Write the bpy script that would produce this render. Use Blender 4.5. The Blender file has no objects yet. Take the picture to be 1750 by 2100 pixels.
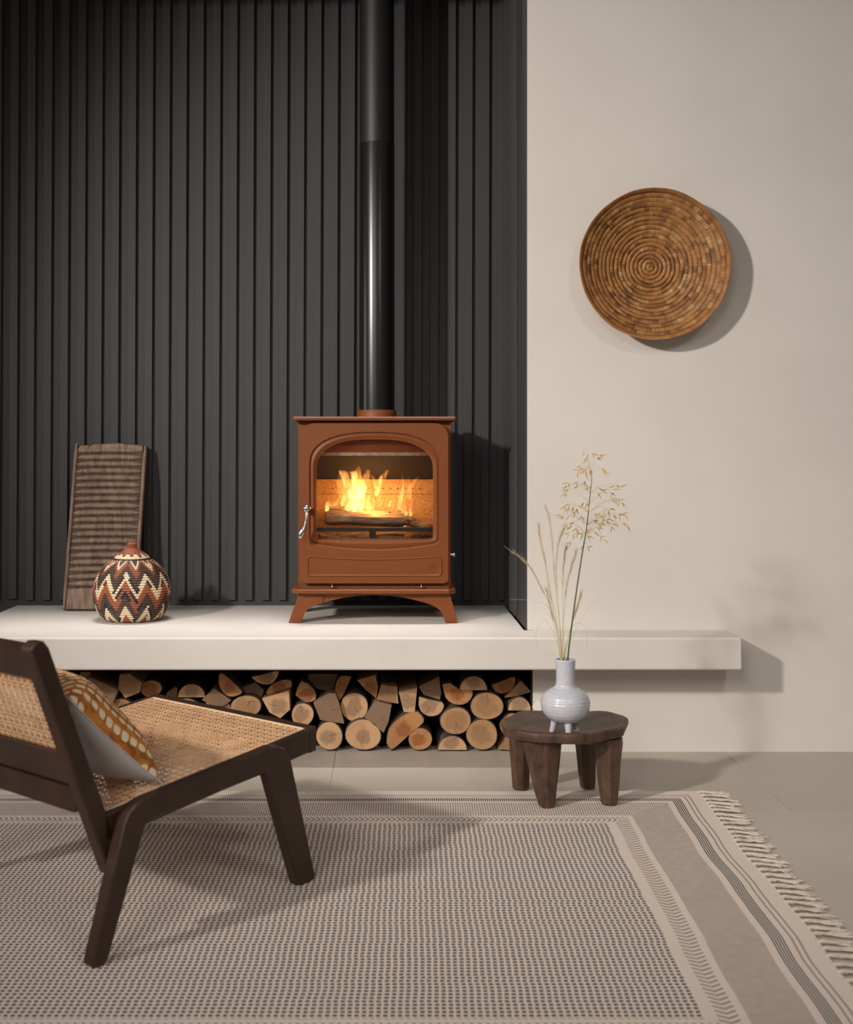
import bpy, bmesh, math, random
from mathutils import Vector, Matrix
random.seed(7)
R = math.radians
scene = bpy.context.scene
C = scene.collection

# ------------------------------------------------------------------ camera, world, lights, exposure
F, CX, CY, EYE = 2400.0, 791.0, 935.0, 0.867        # focal length in pixels, principal point, eye height
cam_d = bpy.data.cameras.new('camera')
cam = bpy.data.objects.new('camera', cam_d); C.objects.link(cam)
cam.location = (0, 0, EYE); cam.rotation_euler = (R(90), 0, 0)
cam_d.sensor_fit = 'AUTO'; cam_d.sensor_width = 36.0
cam_d.lens = 36.0 * F / 2100.0
cam_d.shift_x = (875 - CX) / 2100.0
cam_d.shift_y = (CY - 1050) / 2100.0
cam_d.clip_start = 0.05
cam_d.dof.use_dof = True; cam_d.dof.focus_distance = 3.5; cam_d.dof.aperture_fstop = 5.0
scene.camera = cam

world = bpy.data.worlds.new('world'); scene.world = world; world.use_nodes = True
bg = world.node_tree.nodes['Background']
bg.inputs[0].default_value = (1.0, 0.94, 0.88, 1); bg.inputs[1].default_value = 0.17

def aim(o, p):
    o.rotation_euler = (Vector(p) - o.location).to_track_quat('-Z', 'Y').to_euler()
def spot(name, loc, target, watts, col, angle, blend, radius):
    l = bpy.data.lights.new(name, 'SPOT'); l.energy = watts; l.color = col
    l.spot_size = R(angle); l.spot_blend = blend; l.shadow_soft_size = radius
    o = bpy.data.objects.new(name, l); C.objects.link(o); o.location = loc; aim(o, target); return o
def area(name, loc, target, watts, col, sx, sy):
    l = bpy.data.lights.new(name, 'AREA'); l.energy = watts; l.color = col
    l.shape = 'RECTANGLE'; l.size = sx; l.size_y = sy
    o = bpy.data.objects.new(name, l); C.objects.link(o); o.location = loc; aim(o, target); return o
spot('key_lamp', (-2.85, 0.0, 2.45), (0.45, 3.3, 1.06), 840, (1.0, 0.945, 0.895), 52, 1.0, 0.12)
fill_ = area('added_fill', (-1.3, -1.6, 2.6), (-0.05, 2.2, 0.0), 10, (1.0, 0.95, 0.91), 1.6, 1.2); fill_.data.spread = R(62)  # unseen soft fill added behind the camera to lift chair and rug
spot('front_lamp', (1.25, 0.3, 2.55), (0.35, 2.7, 0.1), 75, (1.0, 0.945, 0.895), 70, 1.0, 0.20)
ss_ = area('soffit_strip', (-0.40, 3.47, 2.41), (-0.40, 3.47, 0.0), 2.7, (1.0, 0.945, 0.91), 2.0, 0.05); ss_.data.spread = R(25)
area('side_softbox', (-3.6, 3.2, 1.45), (0.0, 3.75, 1.35), 11, (1.0, 0.97, 0.95), 0.28, 1.4)  # unseen strip light added for the left highlight on the flue
scene.view_settings.view_transform = 'Standard'; scene.view_settings.look = 'None'
scene.view_settings.gamma = 1.0; scene.view_settings.use_curve_mapping = False
scene.view_settings.exposure = 0.0
scene.cycles.volume_step_rate = 3.0; scene.cycles.volume_max_steps = 64; scene.cycles.volume_bounces = 0
scene.cycles.max_bounces = 6; scene.cycles.diffuse_bounces = 4; scene.cycles.transparent_max_bounces = 16

# ------------------------------------------------------------------ helpers
def at(px, py, d): return ((px - CX) / F * d, d, EYE - (py - CY) / F * d)
def lin(r, g, b):
    f = lambda c: (c / 255 / 12.92) if c / 255 <= 0.04045 else ((c / 255 + 0.055) / 1.055) ** 2.4
    return (f(r), f(g), f(b), 1)
W2L = {}
def root(name, loc, label, cat, group=None, rz=0.0):
    o = bpy.data.objects.new(name, None); C.objects.link(o); o.empty_display_size = 0.02
    o.location = loc; o.rotation_euler = (0, 0, rz)
    o['label'] = label; o['category'] = cat
    o['kind'] = 'thing'
    if group: o['group'] = group
    W2L[o.name] = (Matrix.Translation(Vector(loc)) @ Matrix.Rotation(rz, 4, 'Z')).inverted()
    return o
def tag(o, label, cat, group=None):
    o['label'] = label; o['category'] = cat; o['kind'] = 'thing'
    if group: o['group'] = group
    return o
def w2l(parent):
    while parent is not None:
        if parent.name in W2L: return W2L[parent.name]
        parent = parent.parent
    return None
class MB:
    """collects faces in world (or local) coordinates and links them as one mesh object"""
    def __init__(s): s.v = []; s.f = []; s.uv = {}; s.fc = {}
    def add(s, vs, fs, uvs=None):
        b = len(s.v); s.v += [tuple(p) for p in vs]
        for k, f in enumerate(fs):
            s.f.append(tuple(b + i for i in f))
            if uvs: s.uv[len(s.f) - 1] = uvs[k]
        return s
    def box(s, x0, x1, y0, y1, z0, z1):
        return s.add([(x0,y0,z0),(x1,y0,z0),(x1,y1,z0),(x0,y1,z0),(x0,y0,z1),(x1,y0,z1),(x1,y1,z1),(x0,y1,z1)],
                     [(0,3,2,1),(4,5,6,7),(0,1,5,4),(1,2,6,5),(2,3,7,6),(3,0,4,7)])
    def obox(s, c, ax, ay, az, hx, hy, hz):
        c, ax, ay, az = Vector(c), Vector(ax).normalized(), Vector(ay).normalized(), Vector(az).normalized()
        vs = [c + ax*hx*i + ay*hy*j + az*hz*k for k in (-1,1) for (i,j) in ((-1,-1),(1,-1),(1,1),(-1,1))]
        return s.add(vs, [(0,3,2,1),(4,5,6,7),(0,1,5,4),(1,2,6,5),(2,3,7,6),(3,0,4,7)])
    def tube(s, pts, rad, n=8, cap=True):
        pts = [Vector(p) for p in pts]; m = len(pts)
        rads = rad if isinstance(rad, (list, tuple)) else [rad] * m
        t0 = (pts[1] - pts[0]).normalized()
        up = Vector((0,0,1)) if abs(t0.z) < 0.9 else Vector((1,0,0))
        nrm = t0.cross(up).normalized(); vs = []
        for i, p in enumerate(pts):
            t = (pts[min(i+1,m-1)] - pts[max(i-1,0)])
            t = t.normalized() if t.length > 1e-9 else t0
            nrm = (nrm - t * nrm.dot(t)); nrm = nrm.normalized() if nrm.length > 1e-6 else t.orthogonal().normalized()
            b = t.cross(nrm)
            for k in range(n):
                a = 2*math.pi*k/n; vs.append(p + (nrm*math.cos(a) + b*math.sin(a)) * rads[i])
        fs = [(i*n+k, i*n+(k+1)%n, (i+1)*n+(k+1)%n, (i+1)*n+k) for i in range(m-1) for k in range(n)]
        if cap: fs += [tuple(range(n-1,-1,-1)), tuple((m-1)*n+k for k in range(n))]
        return s.add(vs, fs)
    def lathe(s, c, prof, n=48, closed=False):
        vs = [(c[0]+r*math.cos(2*math.pi*k/n), c[1]+r*math.sin(2*math.pi*k/n), c[2]+z) for r, z in prof for k in range(n)]
        m = len(prof)
        fs = [(i*n+k, i*n+(k+1)%n, (i+1)*n+(k+1)%n, (i+1)*n+k) for i in range(m-1) for k in range(n)]
        if not closed: fs += [tuple(range(n-1,-1,-1)), tuple((m-1)*n+k for k in range(n))]
        return s.add(vs, fs)
    def rings(s, rr, close0=False, close1=False):
        n = len(rr[0]); vs = [p for r in rr for p in r]
        fs = [(i*n+k, i*n+(k+1)%n, (i+1)*n+(k+1)%n, (i+1)*n+k) for i in range(len(rr)-1) for k in range(n)]
        if close0: fs.append(tuple(range(n-1,-1,-1)))
        if close1: fs.append(tuple((len(rr)-1)*n+k for k in range(n)))
        return s.add(vs, fs)
    def prism(s, poly, lo, hi, ch, fn, cut=()):
        """polygon extruded lo..hi with chamfered rims; edges named in cut (index of their first vertex) stay sharp"""
        n = len(poly)
        ar = sum(poly[i][0]*poly[(i+1)%n][1] - poly[(i+1)%n][0]*poly[i][1] for i in range(n))
        if ar < 0:
            poly = poly[::-1]; cut = [(n-2-i) % n for i in cut]
        def inset(c):
            out = []
            for i in range(n):
                p0, p, p1 = Vector(poly[i-1]), Vector(poly[i]), Vector(poly[(i+1)%n])
                e0, e1 = (p-p0).normalized(), (p1-p).normalized()
                n0, n1 = Vector((-e0.y,e0.x)), Vector((-e1.y,e1.x))
                c0 = 0 if (i-1)%n in cut else c; c1 = 0 if i in cut else c
                det = n0.x*n1.y - n0.y*n1.x
                if abs(det) < 0.05: out.append(p + n0*c0 if c0 else p + n1*c1)
                else: out.append(p + Vector(((c0*n1.y - c1*n0.y)/det, (n0.x*c1 - n1.x*c0)/det)))
            return out
        q = inset(ch) if ch > 0 else [Vector(p) for p in poly]
        L = [[fn(p[0],p[1],lo) for p in q]] + ([[fn(p[0],p[1],lo+ch) for p in poly],[fn(p[0],p[1],hi-ch) for p in poly]] if ch > 0 else []) + [[fn(p[0],p[1],hi) for p in q]]
        return s.rings(L, True, True)
    def build(s, name, mat, parent=None, smooth=None, local=False, weld=False):
        me = bpy.data.meshes.new(name)
        M = None if local else w2l(parent)
        vs = [tuple(M @ Vector(p)) for p in s.v] if M is not None else s.v
        me.from_pydata(vs, [], s.f)
        if s.uv:
            ul = me.uv_layers.new(name='UVMap')
            for p in me.polygons:
                if p.index in s.uv:
                    for li, c in zip(p.loop_indices, s.uv[p.index]): ul.data[li].uv = c
        if s.fc:
            ca = me.color_attributes.new('Col', 'FLOAT_COLOR', 'CORNER')
            for p in me.polygons:
                c = s.fc.get(p.index, (0.1,0.1,0.1,1))
                for li in p.loop_indices: ca.data[li].color = c
        bm = bmesh.new(); bm.from_mesh(me)
        if weld: bmesh.ops.remove_doubles(bm, verts=bm.verts, dist=1e-6)
        bmesh.ops.recalc_face_normals(bm, faces=bm.faces); bm.to_mesh(me); bm.free()
        if smooth is not None:
            me.polygons.foreach_set('use_smooth', [True]*len(me.polygons))
            me.set_sharp_from_angle(angle=R(smooth))
        for m in (mat if isinstance(mat, list) else [mat]): me.materials.append(m)
        o = bpy.data.objects.new(name, me); C.objects.link(o)
        if parent is not None: o.parent = parent
        return o
def bevel(o, w, seg=2, ang=40):
    m = o.modifiers.new('bevel', 'BEVEL'); m.width = w; m.segments = seg; m.limit_method = 'ANGLE'; m.angle_limit = R(ang)
    return o
def struct(o): o['kind'] = 'structure'; return o
def piece(src, parent, dx=0, dy=0, dz=0):
    c = src.copy(); C.objects.link(c); c.parent = parent
    c.location = (src.location.x+dx, src.location.y+dy, src.location.z+dz); return c
def spline(pts, k=6):
    """Catmull-Rom through points"""
    P = [Vector(p) for p in pts]; out = []
    for i in range(len(P)-1):
        a, b, c, d = P[max(i-1,0)], P[i], P[i+1], P[min(i+2,len(P)-1)]
        for j in range(k):
            t = j/k
            out.append(0.5*((2*b) + (c-a)*t + (2*a-5*b+4*c-d)*t*t + (3*b-a-3*c+d)*t**3))
    out.append(P[-1]); return out

# ------------------------------------------------------------------ materials
class NT:
    def __init__(s, name):
        s.m = bpy.data.materials.new(name); s.m.use_nodes = True
        s.t = s.m.node_tree; s.b = s.t.nodes['Principled BSDF']; s.out = s.t.nodes['Material Output']
    def n(s, ty, **kw):
        nd = s.t.nodes.new(ty)
        for k, v in kw.items(): setattr(nd, k, v)
        return nd
    def put(s, sock, v):
        if hasattr(v, 'is_output') or isinstance(v, bpy.types.NodeSocket): s.t.links.new(v, sock)
        else: sock.default_value = v
    def math(s, op, a, b=0.0, c=0.0):
        nd = s.n('ShaderNodeMath', operation=op); s.put(nd.inputs[0], a); s.put(nd.inputs[1], b); s.put(nd.inputs[2], c); return nd.outputs[0]
    def add(s,a,b): return s.math('ADD',a,b)
    def sub(s,a,b): return s.math('SUBTRACT',a,b)
    def mul(s,a,b): return s.math('MULTIPLY',a,b)
    def lt(s,a,b): return s.math('LESS_THAN',a,b)
    def gt(s,a,b): return s.math('GREATER_THAN',a,b)
    def frac(s,a): return s.math('FRACT',a)
    def between(s,a,lo,hi): return s.mul(s.gt(a,lo), s.lt(a,hi))
    def mix(s, f, a, b, mode='MIX'):
        nd = s.n('ShaderNodeMix', data_type='RGBA', blend_type=mode)
        s.put(nd.inputs[0], f); s.put(nd.inputs[6], a); s.put(nd.inputs[7], b); return nd.outputs[2]
    def coord(s, which='Object', scale=(1,1,1), loc=(0,0,0), rot=(0,0,0)):
        tc = s.n('ShaderNodeTexCoord'); mp = s.n('ShaderNodeMapping')
        mp.inputs['Scale'].default_value = scale; mp.inputs['Location'].default_value = loc; mp.inputs['Rotation'].default_value = rot
        s.t.links.new(tc.outputs[which], mp.inputs[0]); return mp.outputs[0]
    def noise(s, vec, scale, detail=4, rough=0.55, dist=0.0):
        nd = s.n('ShaderNodeTexNoise'); s.put(nd.inputs['Vector'], vec); nd.inputs['Scale'].default_value = scale
        nd.inputs['Detail'].default_value = detail; nd.inputs['Roughness'].default_value = rough; nd.inputs['Distortion'].default_value = dist
        return nd.outputs[0]
    def ramp(s, f, stops):
        nd = s.n('ShaderNodeValToRGB'); s.put(nd.inputs[0], f); e = nd.color_ramp.elements
        while len(e) < len(stops): e.new(0.5)
        for el, (p, c) in zip(e, stops): el.position = p; el.color = c
        return nd.outputs[0]
    def bump(s, h, strength=0.3, dist=0.002):
        nd = s.n('ShaderNodeBump'); nd.inputs['Strength'].default_value = strength; nd.inputs['Distance'].default_value = dist
        s.put(nd.inputs['Height'], h); s.t.links.new(nd.outputs[0], s.b.inputs['Normal']); return nd
    def set(s, col=None, rough=None, metal=None, **kw):
        if col is not None: s.put(s.b.inputs['Base Color'], col)
        if rough is not None: s.put(s.b.inputs['Roughness'], rough)
        if metal is not None: s.put(s.b.inputs['Metallic'], metal)
        for k, v in kw.items(): s.put(s.b.inputs[k], v)
        return s
def plain(name, c1, c2=None, scale=20, rough=0.6, bump=0.0, bscale=None, bdist=0.001, stretch=(1,1,1), metal=0.0, spec=None, lo=0.35, hi=0.65):
    t = NT(name); v = t.coord('Object', stretch)
    nz = t.noise(v, scale, 5)
    t.set(t.ramp(nz, [(lo, c1), (hi, c2 or c1)]), rough, metal)
    if spec is not None: t.b.inputs['Specular IOR Level'].default_value = spec
    if bump: t.bump(t.noise(v, bscale or scale*3, 4), bump, bdist)
    return t.m
M = {}
M['plaster'] = plain('cream_plaster', lin(204,197,188), lin(209,202,193), 3.0, 0.85, 0.25, 90, 0.0012)
M['shelf'] = plain('cream_render', lin(204,197,188), lin(210,203,194), 5.0, 0.8, 0.35, 60, 0.0015)
M['tile'] = plain('floor_porcelain', lin(172,161,148), lin(180,169,157), 2.5, 0.5, 0.06, 160, 0.0006)
M['grout'] = plain('grout', lin(186,174,160), lin(176,164,150), 60, 0.9)
M['slat'] = plain('charcoal_paint', lin(53,51,51), lin(57,55,55), 8, 0.62, 0.12, 40, 0.0008, (1,1,0.15))
M['black'] = plain('matt_black_liner', lin(20,19,19), lin(24,23,22), 20, 0.7)
M['flue'] = plain('satin_black_enamel', lin(16,15,15), lin(19,18,18), 40, 0.27, 0.03, 400, 0.0003)
M['flue_matt'] = plain('matt_black_enamel', lin(15,14,14), lin(18,17,17), 40, 0.5, 0.03, 400, 0.0003)
M['rust'] = plain('rust_stove_paint', lin(113,60,23), lin(117,62,25), 30, 0.5, 0.25, 700, 0.0004, spec=0.3)
M['steel'] = plain('brushed_steel', lin(205,200,195), lin(190,186,182), 60, 0.22, metal=1.0)
M['iron'] = plain('black_iron', lin(22,20,19), lin(30,27,25), 60, 0.5, 0.1, 200)
M['brick'] = plain('vermiculite', lin(205,160,95), lin(160,115,62), 220, 0.9, 0.3, 300, 0.0006)
M['soot'] = plain('sooty_plate', lin(26,18,14), lin(15,11,9), 30, 0.9)
M['baffle'] = plain('pale_baffle', lin(176,166,150), lin(140,130,116), 90, 0.85, 0.2, 200)
M['ceramic'] = plain('white_ceramic', lin(184,184,190), lin(176,176,182), 140, 0.22, 0.02, 60)
M['linen'] = plain('grey_linen', lin(188,182,178), lin(176,170,166), 260, 0.9, 0.4, 900, 0.0005)
M['cream_yarn'] = plain('cream_yarn', lin(203,190,174), lin(188,175,160), 200, 0.9)
M['green_stem'] = plain('green_stem', lin(66,82,46), lin(86,98,56), 60, 0.6)
M['straw'] = plain('straw', lin(202,170,110), lin(176,138,80), 60, 0.7)
M['pale_grass'] = plain('pale_grass', lin(206,180,146), lin(184,160,120), 30, 0.7)
M['green_grass'] = plain('green_grass', lin(170,160,104), lin(198,178,132), 30, 0.7)
M['cane_band'] = plain('cane_spline', lin(214,184,150), lin(198,166,130), 60, 0.6)

def wood(name, dark, light, scale=9, rough=0.45, stretch=(1,1,8), bump=0.15):
    t = NT(name); v = t.coord('Object', stretch)
    g = t.noise(v, scale, 6, 0.6, 0.6)
    t.set(t.ramp(g, [(0.3, dark), (0.7, light)]), rough); t.bump(t.noise(v, scale*6, 5), bump, 0.0012); return t.m
M['walnut'] = wood('dark_stained_wood', lin(37,23,16), lin(58,36,24), 6, 0.36, (2,2,2), 0.06)
M['board'] = wood('weathered_carved_wood', lin(98,77,63), lin(160,133,112), 14, 0.7, (6,2,1.2), 0.7)
M['board_shade'] = wood('shaded_groove_wood', lin(60,46,37), lin(104,84,69), 14, 0.8, (6,2,1.2), 0.7)  # darker copy of the board wood; groove shade between ridges painted in
M['stool'] = wood('old_carved_hardwood', lin(40,26,20), lin(96,68,51), 16, 0.45, (1.5,1.5,0.8), 0.8)
M['bark'] = wood('bark', lin(50,42,34), lin(98,84,68), 26, 0.95, (1,0.25,1), 1.0)
M['burnwood'] = wood('firelog_wood', lin(62,48,38), lin(204,174,140), 26, 0.95, (0.35,2,3), 1.0)

def end_grain(name, sap, heart, ring, hs):
    t = NT(name); v = t.coord('Object')
    oi = t.n('ShaderNodeObjectInfo')
    off = t.n('ShaderNodeVectorMath', operation='ADD'); t.put(off.inputs[0], v); t.put(off.inputs[1], oi.outputs['Random'])
    nz = t.noise(off.outputs[0], 22, 3)
    ln = t.n('ShaderNodeVectorMath', operation='LENGTH')
    sc = t.n('ShaderNodeVectorMath', operation='MULTIPLY'); t.put(sc.inputs[0], v); sc.inputs[1].default_value = (1,0,1); t.put(ln.inputs[0], sc.outputs[0])
    r = ln.outputs['Value']; rd = t.add(r, t.mul(t.sub(nz, 0.5), 0.03))
    rings = t.math('SINE', t.mul(rd, 1500.0))
    heartm = t.ramp(t.add(rd, t.mul(t.sub(t.noise(off.outputs[0], 40, 2), 0.5), 0.03)), [(hs-0.003, (1,1,1,1)), (hs+0.003, (0,0,0,1))])
    col = t.mix(heartm, sap, heart)
    col = t.mix(t.mul(t.gt(rings, 0.3), 0.27), col, ring)
    sx_ = t.n('ShaderNodeSeparateXYZ'); t.put(sx_.inputs[0], v); angn = t.math('ARCTAN2', sx_.outputs[0], sx_.outputs[2])
    crk = t.math('ABSOLUTE', t.math('SINE', t.add(t.mul(angn, 0.5), t.add(t.mul(oi.outputs['Random'], 9.0), t.mul(nz, 1.2)))))
    crk = t.mul(t.lt(crk, t.math('DIVIDE', 0.0005, t.math('MAXIMUM', r, 0.004))), t.lt(r, 0.045))
    crkm = crk
    fib = t.noise(off.outputs[0], 320, 3)
    col = t.mix(t.mul(t.lt(fib, 0.42), 0.22), col, ring)
    col = t.mix(t.mul(t.ramp(t.noise(off.outputs[0], 9, 2), [(0.45,(0,0,0,1)),(0.62,(1,1,1,1))]), 0.3), col, ring)
    col = t.mix(t.mul(crkm, 0.6), col, lin(70,48,34))
    t.set(col, 0.85); t.bump(fib, 0.5, 0.001); return t.m
M['end_pale'] = end_grain('cut_end_pale', lin(196,156,114), lin(152,120,92), lin(140,98,64), 0.022)
M['end_orange'] = end_grain('cut_end_orange', lin(178,128,80), lin(150,92,50), lin(118,70,38), 0.02)
M['end_grey'] = end_grain('cut_end_grey', lin(152,120,90), lin(132,104,80), lin(100,76,56), 0.05)
M['end_tan'] = end_grain('cut_end_tan', lin(174,134,92), lin(154,116,80), lin(124,88,56), 0.03)

# ------------------------------------------------------------------ room
D_SHELF, D_WALL, D_BACK, Z_SHELF, Z_UNDER = 3.286, 3.429, 4.0, 0.357, 0.2645
X_ALC, X_STORE, X_END, X_LEFT = 0.4155, 0.4315, 1.0028, -1.262
RUG_Z = 0.006
floor = struct(MB().box(-3.4, 4.2, -1.2, 4.05, -0.06, -0.0016).build('floor', M['grout']))
TW = 1.137
tile0 = None
for r, (y0, y1) in enumerate([(-1.7, 0.573-TW+TW), (0.573, 1.71), (1.71, 2.847), (2.847, 3.984)]):
    off = 0.9925 if r % 2 else 0.9925 - TW/2
    for k in range(-4, 3):
        x0 = off + k*TW
        if r == 0: continue
        if tile0 is None:
            tile0 = MB().box(0.0012, TW-0.0012, 0.0012, TW-0.0012, -0.0015, 0.0).build('tile', M['tile'], floor)
            bevel(tile0, 0.0004, 1); tile0.location = (x0, y0, 0)
        else:
            piece(tile0, floor, x0 - tile0.location.x, y0 - tile0.location.y)

wall_right = struct(MB().box(X_ALC, 4.2, D_WALL, D_WALL+0.2, Z_SHELF, 3.3).box(X_STORE, 4.2, D_WALL, D_WALL+0.2, 0, Z_SHELF).build('wall_right', M['plaster']))
wall_back = struct(MB().box(-2.6, 0.62, D_BACK, D_BACK+0.05, 0, 3.3).build('wall_back', M['slat']))
wall_alcove = struct(MB().box(X_ALC+0.001, X_ALC+0.2, D_WALL+0.2, D_BACK, Z_SHELF, 3.3).build('wall_alcove', M['slat']))
MB().box(X_ALC-0.004, X_ALC+0.0005, D_WALL+0.004, D_WALL+0.2, Z_SHELF+0.002, 3.3).build('edge_board', M['slat'], wall_alcove)
MB().box(X_ALC-0.004, X_ALC+0.0005, D_WALL+0.2, D_BACK-0.001, Z_SHELF+0.002, 3.3).build('backing_board', M['slat'], wall_alcove)
# chimney breast above the alcove opening, over the top of the picture
struct(MB().box(-2.6, X_ALC, D_WALL, D_WALL+0.2, 2.42, 3.3).build('wall_breast', M['plaster']))
# slats on the back wall: right edges 34.62 px apart, lean a hair
SLP, SLW, SLT = 34.62/F*D_BACK, 16.4/F*D_BACK, 0.014
z0s = EYE - (1231-CY)/F*(D_BACK-SLT)
sl = MB().box(-SLW, 0, -SLT, 0, 0, 2.9).build('slat', M['slat'], wall_back, local=True); bevel(sl, 0.0012, 1)
for k in range(-7, 30):
    x = (33.5 - CX + 34.6*k)/F*(D_BACK-SLT)
    s_ = sl if k == -7 else piece(sl, wall_back)
    s_.location = (x, D_BACK, z0s + (0.004 if k == 0 else 0)); s_.rotation_euler = (0, R(0.27 - 0.005*k), 0)
ss = MB().box(-0.011, 0, -0.026, 0, 0, 2.9).build('slat', M['slat'], wall_alcove, local=True); bevel(ss, 0.0012, 1)
for k in range(6):
    s_ = ss if k == 0 else piece(ss, wall_alcove)
    s_.location = (X_ALC-0.004, 3.675 + 0.0575*k, Z_SHELF+0.012)
# wood store lining
store = struct(MB().box(-1.9, X_STORE+0.01, 3.93, 3.94, 0, Z_UNDER).box(X_STORE-0.004, X_STORE, D_WALL+0.002, 3.93, 0.0005, Z_UNDER-0.003)
               .box(-1.9, X_STORE-0.004, D_WALL-0.02, 3.93, Z_UNDER-0.007, Z_UNDER-0.0005).box(-1.9, X_STORE-0.004, 3.50, 3.93, 0.0002, 0.003).build('wall_niche', M['black']))
# hearth shelf
def L(x, y, t): return (x, y, t)
sh = MB().prism([(X_LEFT, D_SHELF), (X_END, D_SHELF), (X_END, D_WALL-0.0005), (X_ALC-0.006, D_WALL-0.0005), (X_ALC-0.006, D_BACK-0.0005), (X_LEFT, D_BACK-0.0005)], Z_UNDER, Z_SHELF, 0, L).build('hearth_shelf', M['shelf'])
bevel(sh, 0.007, 3); sh['label'] = 'long cream rendered hearth shelf carrying the stove above the log store'; sh['category'] = 'shelf'

# ------------------------------------------------------------------ flue pipe
FX, FD = -0.0282, 3.765
fl = root('flue_pipe', (FX, FD, 1.0), 'tall glossy black flue pipe rising from the stove', 'flue pipe')
MB().lathe((FX, FD, 0), [(0.0570, 1.003), (0.0570, 1.864), (0.0567, 1.866), (0.0556, 1.8665)], 64).build('lower_pipe', M['flue'], fl, 40)
MB().lathe((FX, FD, 0), [(0.0557, 1.85), (0.0557, 3.2)], 64).build('upper_pipe', M['flue_matt'], fl, 40)

# ------------------------------------------------------------------ stove
SD = 3.56; SX = -0.034; PS = F/SD
def sx(px): return (px - CX)/PS
def sz(py): return EYE - (py - CY)/PS
st = root('wood_stove', (SX, 3.75, Z_SHELF), 'rust coloured cast iron wood burning stove with arched glass door', 'stove')
def rb(name, x0, x1, y0, y1, z0, z1, mat, b, par=st): return bevel(MB().box(x0, x1, y0, y1, z0, z1).build(name, mat, par), b, 2)
ZT = sz(855)
def octo(x0, x1, y0, y1, c):
    return [(x0,y0+c),(x0+c,y0),(x1-c,y0),(x1,y0+c),(x1,y1),(x0,y1)]
MB().prism(octo(sx(600.5), sx(936), 3.538, 3.887, 0.006), ZT-0.0115, ZT, 0.003, L).build('top_plate', M['rust'], st)
MB().prism(octo(sx(598), sx(935), 3.542, 3.885, 0.022), sz(1217), sz(1207.5), 0.003, L).build('base_plate', M['rust'], st)
MB().lathe((FX, FD, 0), [(0.0573, ZT), (0.0632, ZT), (0.0632, 1.012), (0.062, 1.0135), (0.0573, 1.0135), (0.0573, ZT)], 64, True).build('flue_collar', M['rust'], st, 40)
BX0, BX1, BY0, BY1, BZ0, BZ1 = sx(611), sx(925), 3.572, 3.872, sz(1207.5), ZT-0.0115
def px_ray(poly, n=144, c=(768, 1010)):
    """outline in picture pixels resampled along n rays from its centre"""
    out = []; m = len(poly)
    for k in range(n):
        a = 2*math.pi*k/n; dx, dy = math.cos(a), math.sin(a); best = None
        for i in range(m):
            x1, y1 = poly[i][0]-c[0], poly[i][1]-c[1]; x2, y2 = poly[(i+1)%m][0]-c[0], poly[(i+1)%m][1]-c[1]
            den = dx*(y2-y1) - dy*(x2-x1)
            if abs(den) < 1e-9: continue
            t = (x1*(y2-y1) - y1*(x2-x1))/den; u = (x1*dy - y1*dx)/den
            if -1e-6 <= u <= 1+1e-6 and t > 0 and (best is None or t > best): best = t
        out.append((c[0]+dx*best, c[1]+dy*best))
    return out
def ring3(o, y): return [(sx(p[0]), y, sz(p[1])) for p in o]
def rrect(x0, y0, x1, y1, r, lowr=1.0, k=6):
    pts = []
    for cx, cy, a0, rr in ((x1-r, y0+r, -90, r), (x1-lowr, y1-lowr, 0, lowr), (x0+lowr, y1-lowr, 90, lowr), (x0+r, y0+r, 180, r)):
        for j in range(k+1):
            a = R(a0 + 90*j/k); pts.append((cx+rr*math.cos(a), cy+rr*math.sin(a)))
    return pts
def arch(x0, x1, ytop, yside, ybot, sag, rlow, e=2.5):
    """arched window outline: superellipse top, rounded feet, lower edge sagging by sag"""
    xc, hw, pts = (x0+x1)/2, (x1-x0)/2, []
    for j in range(41):
        a = math.pi*j/40; ca, sa = math.cos(a), math.sin(a)
        pts.append((xc - hw*math.copysign(abs(ca)**(2/e), ca), yside - (yside-ytop)*abs(sa)**(2/e)))
    for j in range(7):
        a = R(90*j/6); pts.append((x1-rlow+rlow*math.cos(a), ybot-rlow+rlow*math.sin(a)))
    for j in range(1, 10):
        t = j/10; pts.append((x1-rlow-(x1-x0-2*rlow)*t, ybot + sag*4*t*(1-t)))
    for j in range(7):
        a = R(90+90*j/6); pts.append((x0+rlow+rlow*math.cos(a), ybot-rlow+rlow*math.sin(a)))
    return pts
O_open = px_ray(arch(649, 888.5, 900.5, 965, 1105, 0, 5))
O_a = px_ray(arch(634.5, 903.5, 885.5, 955, 1117, 11, 13))
O_a1 = px_ray(arch(637.5, 900.5, 888.5, 957, 1114.5, 10.5, 12))
O_b = px_ray(arch(642.5, 895.5, 894, 960, 1110.5, 5, 10))
O_b1 = px_ray(arch(646, 892, 897.5, 963, 1107.5, 1, 8))
O_door = px_ray(rrect(617, 867.5, 920.5, 1196.5, 27))
O_door1 = px_ray(rrect(618.5, 869, 919, 1195, 26))
DF = 3.552
# body: front frame with an opening, then shell
O_body = px_ray(rrect(611, 863, 925, 1208, 0.5, 0.5, 1))
O_hole = px_ray(rrect(644, 893, 893, 1110, 12, 6))
body = MB().rings([ring3(O_hole, 3.60), ring3(O_hole, BY0), ring3(O_body, BY0), ring3(O_body, BY1)]).build('body', M['rust'], st, 35)
MB().box(BX0+0.003, BX1-0.003, BY1-0.012, BY1-0.0005, BZ0, BZ1).build('back_panel', M['soot'], st)
door = MB().rings([ring3(O_door, BY0-0.0005), ring3(O_door, DF+0.002), ring3(O_door1, DF), ring3(O_a, DF), ring3(O_a1, DF+0.0065), ring3(O_b, DF+0.0035), ring3(O_b1, DF+0.0065), ring3(O_open, DF+0.013), ring3(O_open, BY0-0.0005)]).build('door', M['rust'], st, 28)
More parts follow.
